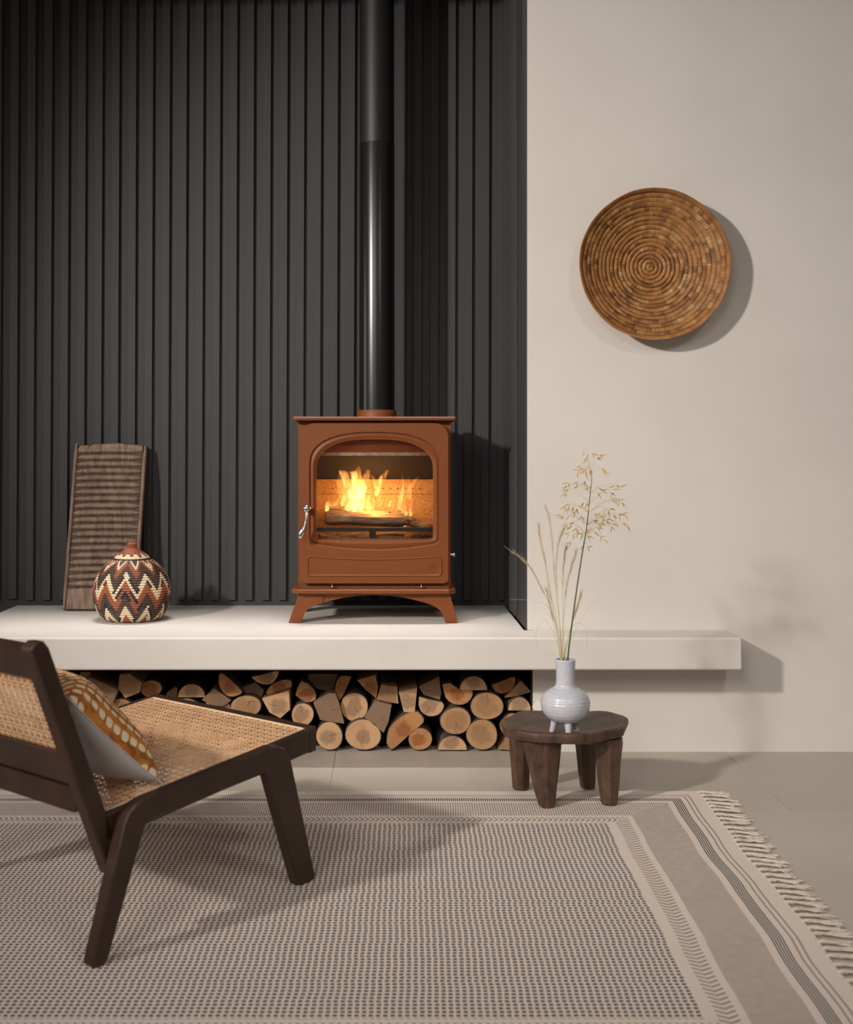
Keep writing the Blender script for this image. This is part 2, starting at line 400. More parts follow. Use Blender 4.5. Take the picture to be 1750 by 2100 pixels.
# door glass
tg = NT('stove_glass')
gl, tr, mx, fr = tg.n('ShaderNodeBsdfGlossy'), tg.n('ShaderNodeBsdfTransparent'), tg.n('ShaderNodeMixShader'), tg.n('ShaderNodeFresnel')
gl.inputs['Roughness'].default_value = 0.02; fr.inputs['IOR'].default_value = 1.5
tr.inputs[0].default_value = (0.98, 0.96, 0.93, 1)
tg.t.links.new(fr.outputs[0], mx.inputs[0]); tg.t.links.new(tr.outputs[0], mx.inputs[1]); tg.t.links.new(gl.outputs[0], mx.inputs[2]); tg.t.links.new(mx.outputs[0], tg.out.inputs['Surface'])
MB().rings([ring3(O_b1, BY0-0.0012)], True).build('glass_pane', tg.m, door)
# lower panel ridge
def lowpanel(i):
    pts = []; x0, x1, y0, y1, r = 629+i, 907-i, 1139+i*0.8, 1182-i*0.9, 7
    for j in range(13):
        t = j/12; pts.append((x0+r+(x1-x0-2*r)*t, y0 + 6*4*t*(1-t)))
    for a0, cx, cy in ((-90, x1-r, y0+r), (0, x1-r, y1-r), (90, x0+r, y1-r), (180, x0+r, y0+r)):
        for j in range(1, 6): a = R(a0+90*j/6); pts.append((cx+r*math.cos(a), cy+r*math.sin(a)))
    return pts
MB().rings([ring3(lowpanel(0), DF+0.0005), ring3(lowpanel(1.4), DF-0.0036), ring3(lowpanel(3.0), DF-0.0036), ring3(lowpanel(5.0), DF-0.0003)], False, True).build('lower_panel', M['rust'], door, 28)
# emblem: square frame with a curling stroke
em = MB(); ex0, ex1, ey0, ey1 = 879.8, 895.4, 1154.2, 1169.8
def stroke(pts, w, k=5):
    q = spline([(sx(p[0]), DF-0.0005, sz(p[1])) for p in pts], k) if len(pts) > 2 else [Vector((sx(p[0]), DF-0.0005, sz(p[1]))) for p in pts]
    em.tube(q, w, 8)
for a, b in (((ex0,ey0),(ex0,ey1)), ((ex0,ey0),(ex1-4,ey0)), ((ex1,ey0+4),(ex1,ey1)), ((ex1-4,ey0),(ex1,ey0+4))): stroke((a, b), 0.0006)
stroke([(887.5,1155.5),(884.8,1158),(884.5,1161),(887,1163.5)], 0.0010)
stroke([(888.5,1157.5),(888.8,1160),(892,1162.5),(892.5,1165.5),(889.5,1168.5)], 0.0012)
stroke([(884.5,1164.5),(884.3,1169)], 0.0009)
em.build('emblem', M['rust'], door, 60)
# handle
hp = spline([at(629.5,1043,3.527), at(629,1052,3.524), at(627,1068,3.517), at(622.5,1084,3.511), at(617,1097,3.508), at(616.5,1104,3.508)], 5)
k = len(hp); hk = [0.0046, 0.0040, 0.0046, 0.0068, 0.0100, 0.0086, 0.0036]
hr = []
for i in range(k):
    f = i/(k-1)*(len(hk)-1); j = min(int(f), len(hk)-2); hr.append(hk[j]+(hk[j+1]-hk[j])*(f-j))
hd = MB().tube(hp, hr, 16).build('handle', M['steel'], door, 60)
cb = at(629, 1043, 3.525)
MB().lathe((0,0,0), [(0.0124*math.cos(R(a)), 0.0124*math.sin(R(a))) for a in range(-85, 86, 10)], 24).build('handle_ball', M['steel'], hd, 70, local=True).location = w2l(hd) @ Vector(cb)
MB().tube([at(629,1043,3.53), (sx(629), DF+0.003, sz(1043))], 0.0065, 16).build('handle_boss', M['rust'], hd, 40)
# air sliders and side knob
for px in (681.5, 864.5):
    kb = MB().tube([(sx(px), 3.556, sz(1197)), (sx(px), 3.556, sz(1203.5))], 0.0022, 8).build('air_slider', M['steel'], st, 50)
    MB().lathe((sx(px), 3.556, sz(1203)), [(0.005*math.cos(R(a)), 0.005*math.sin(R(a))) for a in range(-80, 81, 16)], 14).build('slider_knob', M['steel'], kb, 70)
zz = sz(1140)
MB().tube([(BX1-0.001, 3.60, zz), (BX1+0.004, 3.60, zz), (BX1+0.004, 3.60, zz), (BX1+0.010, 3.60, zz), (BX1+0.010, 3.60, zz), (BX1+0.014, 3.60, zz)], [0.004, 0.004, 0.003, 0.003, 0.006, 0.006], 16).build('side_knob', M['steel'], st, 40)
# legs and aprons
legL = [(613,1217),(591.5,1278),(617.5,1278)] + [(p.x, p.y) for p in spline([(617.5,1278,0),(622,1263,0),(631,1251,0),(645,1243,0),(662,1237,0)], 4)][1:] + [(662,1217)]
legRt = [(922.5,1217),(940,1278),(914.5,1278)] + [(p.x, p.y) for p in spline([(914.5,1278,0),(911,1266,0),(903,1253,0),(889,1243,0),(872,1237,0)], 4)][1:] + [(872,1217)]
apr = [(662,1217)] + [(p.x, p.y) for p in spline([(662,1237,0),(695,1229,0),(730,1223.5,0),(768,1221.5,0),(806,1223.5,0),(840,1229,0),(872,1237,0)], 4)] + [(872,1217)]
zs = lambda q, y: max(sz(q), Z_SHELF+0.0002)
for (ya, yb) in ((3.568, 3.606), (3.826, 3.864)):
    fn = lambda u, v, t: (sx(u), t, zs(v, 0))
    for pl in (legL, legRt):
        MB().prism(pl, ya, yb, 0, fn).build('leg', M['rust'], st)
    MB().prism(apr, ya+0.004, yb-0.012, 0, fn).build('apron', M['rust'], st)
# fire chamber
IX0, IX1 = sx(640), sx(897)
fb = 3.812
zf = sz(1116)
ifl = MB().box(IX0-0.02, IX1+0.02, 3.60, fb+0.02, zf-0.01, zf).build('hearth_plate', M['soot'], st)
back_hi, back_lo = sz(983), sz(1021)
for n_, z0, z1 in (('a', zf, sz(1019)-0.0006), ('b', sz(1019)+0.0006, EYE-(983-CY)/F*fb)):
    bk = MB().box(IX0-0.012, IX1+0.012, fb, fb+0.025, z0, z1).build('fire_brick', M['brick'], st)
hz_ = EYE - (1002-CY)/F*(fb-0.0006)
for i in range(13):
    if i in (3, 4): pass
    hx = (682 + 14.93*i - CX)/F*fb
    MB().tube([(hx, fb-0.0007, hz_), (hx, fb+0.001, hz_)], 0.0024, 10).build('air_hole', M['iron'], bk, 30)
for x0, x1 in ((IX0-0.024, IX0-0.004), (IX1+0.004, IX1+0.024)):
    MB().box(x0, x1, 3.605, fb-0.0005, zf, sz(950)).build('fire_brick', M['brick'], st)
# sloping sooty baffle with pale front edge and a painted throat plate above it
zb0, zb1 = EYE-(983-CY)/F*fb, sz(934)
MB().prism([(fb+0.02, zb0+0.001), (fb+0.001, zb0+0.001), (3.665, zb1+0.002), (3.665, zb1+0.01), (fb+0.02, zb0+0.02)], IX0-0.024, IX1+0.024, 0, lambda u, v, t: (t, u, v)).build('baffle', M['soot'], st)
MB().box(IX0-0.02, IX1+0.02, 3.612, 3.664, sz(934.5), sz(927.5)).build('baffle_edge', M['baffle'], st)
MB().prism([(3.604, sz(890)), (3.606, sz(890)), (3.606, sz(914)), (3.615, sz(927.5)), (3.612, sz(927.5)), (3.603, sz(914))], IX0-0.02, IX1+0.02, 0, lambda u, v, t: (t, u, v)).build('throat_plate', M['rust'], st)
MB().box(IX0-0.024, IX1+0.024, 3.604, fb+0.025, sz(896), sz(894)).build('chamber_roof', M['soot'], st)
# log guard bar
gb = bevel(MB().box(IX0-0.003, IX1+0.003, 3.603, 3.611, sz(1091.5), sz(1084)).build('log_guard', M['iron'], st), 0.001, 1)
MB().box(sx(757), sx(771), 3.6045, 3.610, zf, sz(1091)).build('guard_post', M['iron'], gb)
# burning logs
def firelog(label, a, b, r0, r1, seed, mat='burnwood'):
    rnd = random.Random(seed); A, B = Vector(a), Vector(b); n, m = 14, 10
    t = (B-A).normalized(); e1 = t.cross(Vector((0,0,1))).normalized(); e2 = e1.cross(t)
    n, m = 20, 18
    rr = []
    base = [0.80 + 0.12*math.sin(2*math.pi*k/n*2+seed) + 0.12*math.sin(2*math.pi*k/n*3+2*seed) + 0.10*rnd.random() for k in range(n)]
    for i in range(m):
        f = i/(m-1); c = A.lerp(B, f) + e2*0.0022*math.sin(5*f+seed); r = (r0 + (r1-r0)*f)*(1+0.06*math.sin(7*f+seed))
        if i in (0, m-1): r *= 0.82
        rr.append([tuple(c + t*(0.004*rnd.uniform(-1,1) if i in (0,m-1) else 0) + (e1*math.cos(2*math.pi*k/n) + e2*math.sin(2*math.pi*k/n))*r*base[k]*(1+0.05*rnd.uniform(-1,1))) for k in range(n)])
    o = MB().rings(rr, True, True).build('fire_log', M[mat], None, 50)
    return tag(o, label, 'log', 'logs burning in the stove')
firelog('split log with pale bark burning across the middle of the stove', at(668,1063,3.69), at(836,1066,3.70), 0.0270, 0.0250, 1)
firelog('smaller log slanting back at the right of the fire', at(886,1086,3.66), at(812,1056,3.78), 0.017, 0.019, 2)
firelog('reddish log glowing behind the main burning log', at(676,1050,3.76), at(800,1056,3.77), 0.018, 0.015, 3)
firelog('pale log low behind the left of the black guard bar', at(702,1101,3.66), at(757,1101,3.655), 0.0115, 0.0115, 4)
firelog('pale log low behind the right of the black guard bar', at(772,1101,3.655), at(830,1101,3.66), 0.0115, 0.0115, 5)
firelog('orange lit stub low in the right corner of the fire', at(836,1103,3.65), at(884,1100,3.72), 0.011, 0.012, 6)
firelog('dark charred stub low in the left corner of the fire', at(656,1101,3.66), at(698,1102,3.70), 0.011, 0.012, 8)
# flames
def flame_mat(name, power, lo):
    tf = NT(name); tf.t.nodes.remove(tf.b)
    ge = tf.n('ShaderNodeTexCoord'); sep = tf.n('ShaderNodeSeparateXYZ'); tf.t.links.new(ge.outputs['Generated'], sep.inputs[0])
    nz = tf.noise(tf.coord('Object', (1,1,0.28)), 48, 2)
    ev = tf.n('ShaderNodeEmission')
    colr = tf.ramp(sep.outputs[2], [(0.0, (1.0,0.60,0.20,1)), (0.45, (1.0,0.48,0.12,1)), (1.0, (1.0,0.26,0.04,1))])
    stg = tf.mul(tf.ramp(sep.outputs[2], [(0.0,(1,1,1,1)),(0.55,(0.6,0.6,0.6,1)),(1.0,(0.22,0.22,0.22,1))]), tf.ramp(nz, [(0.36,(lo,lo,lo,1)),(0.62,(1,1,1,1))]))
    tf.put(ev.inputs[0], colr); tf.put(ev.inputs[1], tf.mul(stg, power)); tf.t.links.new(ev.outputs[0], tf.out.inputs['Volume'])
    return tf
tf = flame_mat('flame', 220.0, 0.05); tf2 = flame_mat('flame_veil', 42.0, 0.0)
fire = root('flames', at(768, 1060, 3.74), 'orange and yellow flames rising from the logs inside the stove', 'fire')
def zc(x, y): return (640 + x/6.73, 890 + y/6.73)
def flame(pts, ws, d, mat=None, depth=0.6):
    sp = spline([(*zc(*p), 0) for p in pts], 6); m = len(sp); rr = []
    for i, p in enumerate(sp):
        f = i/(m-1)*(len(ws)-1); j = min(int(f), len(ws)-2); w = ws[j] + (ws[j+1]-ws[j])*(f-j)
        if i == 0: w *= 0.35
        hw = w/6.73/2/F*d; c = Vector(at(p.x, p.y, d + 0.006*math.sin(i*0.7)))
        q0, q1 = sp[max(i-1,0)], sp[min(i+1,m-1)]; t = Vector((q1.x-q0.x, -(q1.y-q0.y))).normalized()
        rr.append([tuple(c + Vector((t.y*math.cos(a), 0, -t.x*math.cos(a)))*hw + Vector((0, math.sin(a)*hw*depth, 0))) for a in [2*math.pi*k/12 for k in range(12)]])
    MB().rings(rr, True, True).build('flame', mat or tf.m, fire)
for pts, ws, d in [
    ([(585,1080),(590,920),(650,800),(620,640),(650,440)], [70,110,170,160,20], 3.73),
    ([(670,1060),(690,880),(720,720),(760,560),(785,430)], [70,80,90,80,12], 3.75),
    ([(560,900),(490,680),(420,510),(312,362)], [70,110,100,10], 3.76),
    ([(600,760),(580,560),(500,450),(400,390)], [60,90,60,10], 3.77),
    ([(790,1060),(790,930),(785,780)], [90,70,6], 3.71),
    ([(835,1055),(850,930),(822,790)], [50,40,6], 3.72),
    ([(885,860),(920,720),(980,600),(1065,480)], [40,80,80,16], 3.76),
    ([(880,760),(862,640),(805,550)], [30,50,10], 3.77),
    ([(1275,1280),(1275,1120),(1265,980),(1280,860)], [60,90,60,8], 3.70),
    ([(1205,1060),(1225,900),(1262,700),(1240,535)], [30,60,36,8], 3.74),
    ([(1365,1140),(1362,1050),(1365,960)], [40,40,6], 3.73),
    ([(1340,900),(1370,720),(1480,580)], [60,60,10], 3.79),
    ([(205,1080),(225,960),(330,965),(380,850)], [50,60,50,8], 3.74),
    ([(420,1000),(430,900),(455,790)], [60,60,8], 3.76),
    ([(1080,1010),(1110,930),(1125,800)], [90,70,6], 3.78),
    ([(480,1060),(520,1000),(620,960)], [60,90,30], 3.72)]:
    flame(pts, [w*1.15 for w in ws], d)
for pts, ws, d in [
    ([(600,1080),(560,800),(500,600),(400,400)], [260,440,380,40], 3.78),
    ([(680,1060),(700,800),(720,600),(770,410)], [180,260,200,30], 3.785),
    ([(1250,1250),(1270,1000),(1290,800),(1350,560)], [120,240,190,20], 3.78),
    ([(900,1020),(900,820),(940,680)], [140,180,40], 3.785),
    ([(260,1090),(300,980),(400,880)], [120,180,30], 3.77)]:
    flame(pts, ws, d, tf2.m, 0.4)
fl_ = bpy.data.lights.new('fire_glow', 'POINT'); fl_.energy = 1.35; fl_.color = (1.0, 0.48, 0.14); fl_.shadow_soft_size = 0.03
fo = bpy.data.objects.new('fire_glow', fl_); C.objects.link(fo); fo.location = (-0.03, 3.70, 0.725)

# ------------------------------------------------------------------ carved ridged board leaning on the slats
BW, BH, BT = 0.122, 0.556, 0.026
b0 = Vector(((206.5-CX)/F*3.862, 3.862, Z_SHELF))
lean = Vector((0, 0.108, 0.548)).normalized(); nrm_b = Vector((0, -lean.z, lean.y))
def bp(u, v, n): return tuple(b0 + Vector((1,0,0))*(u + v*0.024) + lean*v + nrm_b*n)
rb_ = root('carved_board', tuple(b0), 'weathered brown carved wooden board with horizontal ridges leaning on the slats', 'board')
# backing plank with an uneven top edge
outl = [(-BW,0.004),(-BW+0.006,0.0),(BW-0.006,0.0),(BW,0.006),(BW,BH-0.006),(BW-0.02,BH-0.001),(0.03,BH+0.004),(-0.06,BH+0.001),(-0.085,BH-0.008),(-BW+0.014,BH-0.012),(-BW+0.008,BH)]
outl = outl + [(-BW, BH-0.004)]
MB().prism(outl, 0.0, BT-0.010, 0.002, bp).build('plank', M['board_shade'], rb_)
for s_ in (-1, 1):
    uu = s_*(BW-0.006)
    rings_ = []
    for i in range(15):
        v = 0.004 + (BH - (0.006 if s_ > 0 else -0.004) - 0.004)*i/14; w = 0.0062*(1+0.06*random.uniform(-1,1)) * (0.6 if i in (0,14) else 1)
        rings_.append([bp(uu + w*math.cos(2*math.pi*k/10), v, BT-0.008 + 1.1*w*math.sin(2*math.pi*k/10)) for k in range(10)])
    MB().rings(rings_, True, True).build('side_rail', M['board'], rb_, 50)
rnd = random.Random(3)
for i in range(20):
    vc = 0.086 + i*0.0236; hh = 0.0098; rr = []
    hw = BW-0.0125
    for j in range(17):
        f = -1+2*j/16; e = (1-abs(f)**5)**0.5 if abs(f) < 1 else 0.0
        h = hh*(0.42+0.58*e)*(1+0.05*rnd.uniform(-1,1)); t = 0.0150*(0.35+0.65*e)
        vv = vc + 0.0016*(1-f*f) + 0.0007*rnd.uniform(-1,1)
        rr.append([bp(f*hw, vv + h*math.cos(a), BT-0.0125 + t*max(0, math.sin(a)) - (0.002 if math.sin(a) <= 0.01 else 0)) for a in [math.pi*k/8 for k in range(9)]])
    MB().rings(rr, True, True).build('ridge', M['board'], rb_, 60)
MB().prism([(-BW+0.012,0.002),(BW-0.012,0.002),(BW-0.012,0.070),(0.0,0.074),(-BW+0.012,0.070)], BT-0.0105, BT-0.004, 0.003, bp).build('foot_panel', M['board'], rb_)
MB().prism([(-0.075,BH-0.010),(-0.085,BH-0.022),(BW-0.012,BH-0.026),(BW-0.012,BH-0.006),(0.03,BH+0.003),(-0.055,BH)], BT-0.0105, BT-0.001, 0.003, bp).build('head_panel', M['board'], rb_)
for k in range(7):
    u = -0.108+0.0042*k
    MB().tube([bp(u, BH-0.018, BT-0.008), bp(u+0.006, BH-0.010, BT-0.002), bp(u+0.009, BH-0.004, BT-0.009)], 0.0018, 6).build('twine', M['straw'], rb_)

# ------------------------------------------------------------------ lidded coiled basket
PD = 3.648; PSC = F/PD; pc = ((271-CX)/F*PD, PD, Z_SHELF)
pot = root('lidded_basket', pc, 'round lidded coiled basket with brown, rust and cream zigzag pattern', 'basket')
def colmat(name, rough=0.6):
    t = NT(name); a = t.n('ShaderNodeVertexColor', layer_name='Col')
    nz_ = t.noise(t.coord('Object'), 300, 2)
    t.set(t.mix(0.25, a.outputs[0], t.mix(nz_, (0.2,0.2,0.2,1), (1.6,1.6,1.6,1)), 'MULTIPLY'), rough); t.bump(nz_, 0.3, 0.0006); return t.m
M['stitch'] = colmat('dyed_palm_stitches')
CR, BR, CO, DK = lin(218,198,165), lin(74,56,46), lin(152,84,54), lin(34,30,32)
prof = spline([(45,1274,0),(60,1268,0),(71,1251,0),(77,1226,0),(75.5,1203,0),(68,1181,0),(56,1165,0),(43,1155,0),(34,1151,0)], 24)
def coil_rows(mb, prof, rows, nst, colfn, amp):
    L_ = [0.0]
    for a, b in zip(prof, prof[1:]): L_.append(L_[-1] + (b-a).length)
    def pt(f):
        s = f*L_[-1]
        for i in range(len(prof)-1):
            if L_[i+1] >= s: return prof[i].lerp(prof[i+1], (s-L_[i])/max(1e-9, L_[i+1]-L_[i]))
        return prof[-1]
    sub = 5; n = nst
    for r in range(rows):
        stag = 0.5*(r % 2)
        rr = []
        for j in range(sub+1):
            p = pt((r + j/sub)/rows); p2 = pt(min(1, (r+j/sub)/rows+0.004)); p1 = pt(max(0, (r+j/sub)/rows-0.004))
            tx, ty = p2.x-p1.x, p2.y-p1.y; l = math.hypot(tx, ty) or 1; nx, ny = -ty/l, tx/l
            b = amp*math.sin(math.pi*j/sub)
            rad, zz = (p.x + nx*b)/PSC, Z_SHELF + (1274.5 - (p.y + ny*b))/PSC
            rr.append((rad, zz))
        base = len(mb.v)
        for (rad, zz) in rr:
            for k in range(2*n):
                a = 2*math.pi*(k/2 + stag)/n; g = 0.0005 if k % 2 == 0 else 0
                mb.v.append((pc[0] + (rad-g)*math.cos(a), pc[1] + (rad-g)*math.sin(a), zz))
        N2 = 2*n
        for j in range(sub):
            for k in range(N2):
                mb.f.append((base+j*N2+k, base+j*N2+(k+1)%N2, base+(j+1)*N2+(k+1)%N2, base+(j+1)*N2+k))
                st_ = ((k + 1)//2 + stag)/n
                mb.fc[len(mb.f)-1] = colfn(r, st_ % 1.0)
NP = 11
def tri(th, ph=0.0):
    x = (th*NP + ph) % 1.0; return 1 - abs(2*x-1)
def bodycol(r, th):
    v = r - 9.0*tri(th, 0.18)
    for hi, c in ((-3.2, CO), (0.9, CR), (1.6, DK), (6.0, BR), (6.6, DK), (10.6, CO), (11.2, DK), (14.4, CR), (15.0, DK), (20.2, BR), (23.4, CO), (26, CR)):
        if v < hi: return c
    return BR
mb = MB(); coil_rows(mb, prof, 31, 84, bodycol, 2.1)
mb.lathe(pc, [(0.001, 0.0005), (45/PSC, 0.0005)], 84, True)
mb.build('coiled_body', M['stitch'], pot, 50)
MB().tube([(pc[0]+35.5/PSC*math.cos(a), pc[1]+35.5/PSC*math.sin(a), Z_SHELF+(1274.5-1150.5)/PSC) for a in [2*math.pi*k/48 for k in range(49)]], 0.0036, 8, False).build('rim_band', plain('black_binding', lin(34,32,34), lin(46,43,44), 80, 0.45), pot, 60)
lid = MB()
def lidcol(r, th):
    v = r - 3.4*(1-abs(2*((th*NP+0.5) % 1)-1))
    return CR if v < 0.8 and r < 5 else (DK if v < 1.3 and r < 5 else CO)
coil_rows(lid, [Vector(p) for p in ((35,1149,0),(34,1146,0),(24,1138,0),(14,1131,0),(9.5,1128,0),(8.6,1124,0),(9.2,1119.5,0),(7,1117.5,0),(0.5,1117,0))], 14, 56, lidcol, 1.3)
lid.build('lid', M['stitch'], pot, 50)

# ------------------------------------------------------------------ coiled basket bowl on the wall
WC = Vector((0.773, D_WALL, 1.4175)); WR = 0.2165
wb = root('woven_wall_basket', (WC.x, WC.y-0.03, WC.z), 'large round brown coiled basket hung on the cream wall', 'basket')
tb = NT('coiled_palm'); uvn = tb.n('ShaderNodeUVMap'); se = tb.n('ShaderNodeSeparateXYZ'); tb.t.links.new(uvn.outputs[0], se.inputs[0]); u_, v_ = se.outputs[0], se.outputs[1]
nzb = tb.n('ShaderNodeTexNoise', noise_dimensions='1D'); tb.put(nzb.inputs['W'], tb.mul(u_, 55.0)); nzb.inputs['Detail'].default_value = 2
wn = tb.n('ShaderNodeTexWhiteNoise', noise_dimensions='1D'); tb.put(wn.inputs['W'], tb.math('FLOOR', tb.add(tb.mul(u_, 62.0), tb.mul(nzb.outputs[0], 2.0))))
colb = tb.ramp(wn.outputs[0], [(0.0, lin(104,66,32)), (0.22, lin(150,98,46)), (0.5, lin(184,126,62)), (0.8, lin(166,110,56)), (0.97, lin(196,150,90)), (1.0, lin(200,166,116))])
fst = tb.frac(tb.mul(u_, 300.0)); stl = tb.lt(fst, 0.26)
wn2 = tb.n('ShaderNodeTexWhiteNoise', noise_dimensions='1D'); tb.put(wn2.inputs['W'], tb.math('FLOOR', tb.mul(u_, 300.0)))
colb = tb.mix(tb.mul(wn2.outputs[0], 0.4), colb, lin(106,68,36)); colb = tb.mix(tb.mul(stl, 0.8), colb, lin(70,42,22))
tb.set(colb, 0.6); tb.bump(tb.math('PINGPONG', tb.mul(u_, 300.0), 0.5), 0.6, 0.0012)
def bowl_y(r): return D_WALL - 0.010 - 0.062*(abs(r)/WR)**2.2
def coil(name, r, cr, mat, par, off, flat=0.8, nth=None, tilt=0):
    n, m = nth or max(24, int(r/WR*150)), 8; mbx = MB(); vs = []
    dr = 0.002; sl_ = math.atan2(bowl_y(r+dr)-bowl_y(r-dr), 2*dr)
    for i in range(n):
        th = 2*math.pi*i/n; wob = 0.0006*math.sin(5*th+off)+0.0004*math.sin(11*th+3*off)
        for k in range(m):
            a = 2*math.pi*k/m; du, dn = cr*math.cos(a), cr*flat*math.sin(a)
            rr = r + wob + du*math.cos(sl_) - dn*math.sin(sl_); yy = bowl_y(r) + du*math.sin(sl_) - dn*math.cos(sl_)
            vs.append((WC.x + rr*math.cos(th), yy, WC.z + rr*math.sin(th)))
    fs, uvs = [], []
    for i in range(n):
        for k in range(m):
            fs.append((i*m+k, ((i+1)%n)*m+k, ((i+1)%n)*m+(k+1)%m, i*m+(k+1)%m))
            u0, u1, v0, v1 = off + r*2*math.pi*i/n, off + r*2*math.pi*(i+1)/n, k/m, (k+1)/m
            uvs.append(((u0,v0),(u1,v0),(u1,v1),(u0,v1)))
    mbx.add(vs, fs, uvs); return mbx.build(name, mat, par, 60)
NCO = 17
for i in range(NCO):
    coil('coil', 0.0065 + i*0.01195, 0.0066*math.sqrt(1+(0.62*((0.0065+i*0.01195)/WR)**1.2)**2)+0.0002, tb.m, wb, i*2.713, 0.95)
coil('coil', 0.0008, 0.0035, tb.m, wb, 9.1, 0.8, 12)
trm = NT('braided_rim'); uvn = trm.n('ShaderNodeUVMap'); se = trm.n('ShaderNodeSeparateXYZ'); trm.t.links.new(uvn.outputs[0], se.inputs[0])
br_ = trm.frac(trm.mul(trm.add(se.outputs[0], trm.mul(trm.math('PINGPONG', se.outputs[1], 0.25), 0.05)), 290.0))
trm.set(trm.mix(trm.lt(br_, 0.36), trm.ramp(trm.noise(trm.coord('Object'), 40, 3), [(0.35, lin(150,96,46)), (0.65, lin(186,128,68))]), lin(92,54,24)), 0.6); trm.bump(br_, 0.6, 0.0012)
coil('rim', WR-0.0062, 0.0076, trm.m, wb, 0.0, 1.15, 180)

# ------------------------------------------------------------------ carved stool
sc = Vector((0.449, 2.955, 0))
stl_ = root('carved_stool', (sc.x, sc.y, 0), 'low dark carved wooden stool with four thick faceted legs', 'stool')
rs = random.Random(5); n = 40
def top_r(a):
    return 1 + 0.03*math.sin(2*a+0.6) + 0.022*math.sin(3*a+2.0) + 0.014*math.sin(7*a) + 0.010*math.sin(11*a+1.3)
def tring(f, z, dz=0.0):
    out = []
    for k in range(n):
        a = 2*math.pi*k/n; r = top_r(a)*f
        tz = 0.008*max(0, math.cos(a-0.1)) + 0.003*math.sin(3*a+1) + 0.0018*math.sin(8*a+f*9)   # rim rises to the right
        out.append((sc.x + 0.158*r*math.cos(a), sc.y + 0.142*r*math.sin(a), z + tz*(f if f < 1 else 1) + dz))
    return out
MB().rings([tring(0.55, 0.162), tring(0.90, 0.167), tring(0.975, 0.172), tring(1.0, 0.183), tring(0.985, 0.193), tring(0.95, 0.1965), tring(0.86, 0.1935), tring(0.68, 0.1895), tring(0.4, 0.1875), tring(0.15, 0.187)], True, True).build('seat', M['stool'], stl_, 40)
for (bx, by, tx, ty, rbx, rby, rtx, rty, zb, sd) in (
        (0.396, 2.872, 0.384, 2.880, 0.020, 0.020, 0.052, 0.036, RUG_Z, 1), (0.553, 2.892, 0.552, 2.900, 0.021, 0.020, 0.036, 0.036, RUG_Z, 2),
        (0.352, 3.047, 0.345, 3.010, 0.023, 0.022, 0.029, 0.034, 0.0, 3), (0.528, 3.058, 0.514, 3.018, 0.021, 0.022, 0.032, 0.036, 0.0, 4)):
    rl = random.Random(sd); m = 8; ph = rl.random(); rr = []
    for f in (0, 0.04, 0.3, 0.6, 0.9, 1.0):
        s_ = 0.86 if f == 0 else 1
        rr.append([(bx+(tx-bx)*f + (rbx+(rtx-rbx)*f)*s_*math.cos(2*math.pi*(k+ph)/m)*(1+0.05*rl.uniform(-1,1)),
                    by+(ty-by)*f + (rby+(rty-rby)*f)*s_*math.sin(2*math.pi*(k+ph)/m)*(1+0.05*rl.uniform(-1,1)), zb+0.0003+(0.170-zb)*f) for k in range(m)])
    MB().rings(rr, True, True).build('leg', M['stool'], stl_, 18)

# ------------------------------------------------------------------ white footed vase
vd = 2.862; VS = F/vd; vc_ = ((1160-CX)/VS, vd, 0); zv = lambda py: EYE-(py-CY)/VS
vroot = root('footed_vase', (vc_[0], vc_[1], 0.19), 'white glazed bottle vase on little feet standing on the carved stool', 'vase')
pv = []
bodyp = spline([(6,1481.5,0),(22,1479.5,0),(36,1472,0),(46,1460,0),(50.2,1445,0),(48.5,1433,0),(42,1422,0),(32,1414,0),(24,1409.5,0),(20.4,1404,0),(19.3,1395,0),(19.2,1380,0),(19.8,1365,0),(20.4,1354.5,0),(20.2,1352.3,0),(19,1351.6,0)], 6)
for p in bodyp:
    wv = 0.45*math.sin(p.y*0.9) if p.y > 1412 else 0.2*math.sin(p.y*1.1)
    pv.append(((p.x + wv)/VS, zv(p.y)))
for q in ((17.6,1352.4),(17,1356),(16.8,1400),(19,1412),(40,1425),(46,1445),(34,1468),(2,1476)): pv.append((q[0]/VS, zv(q[1])))
MB().lathe(vc_, pv, 64).build('vase_body', M['ceramic'], vroot, 60)
for (ang, lx) in ((-84, 0), (-190, 0), (22, 0)):
    a = R(ang); ca, sa = math.cos(a), math.sin(a)
    o_, i_ = 0.0335 if abs(ca) > 0.5 else 0.030, 0.023
    zf_ = 0.1875
    MB().tube([(vc_[0]+i_*ca, vd+i_*sa, 0.226), (vc_[0]+(i_*0.6+o_*0.4)*ca, vd+(i_*0.6+o_*0.4)*sa, 0.213), (vc_[0]+o_*0.95*ca, vd+o_*0.95*sa, zf_+0.007), (vc_[0]+o_*ca, vd+o_*sa, zf_+0.0018), (vc_[0]+o_*ca, vd+o_*sa, zf_+0.0005)], [0.0098, 0.0088, 0.0068, 0.006, 0.004], 12).build('foot', M['ceramic'], vroot, 60)

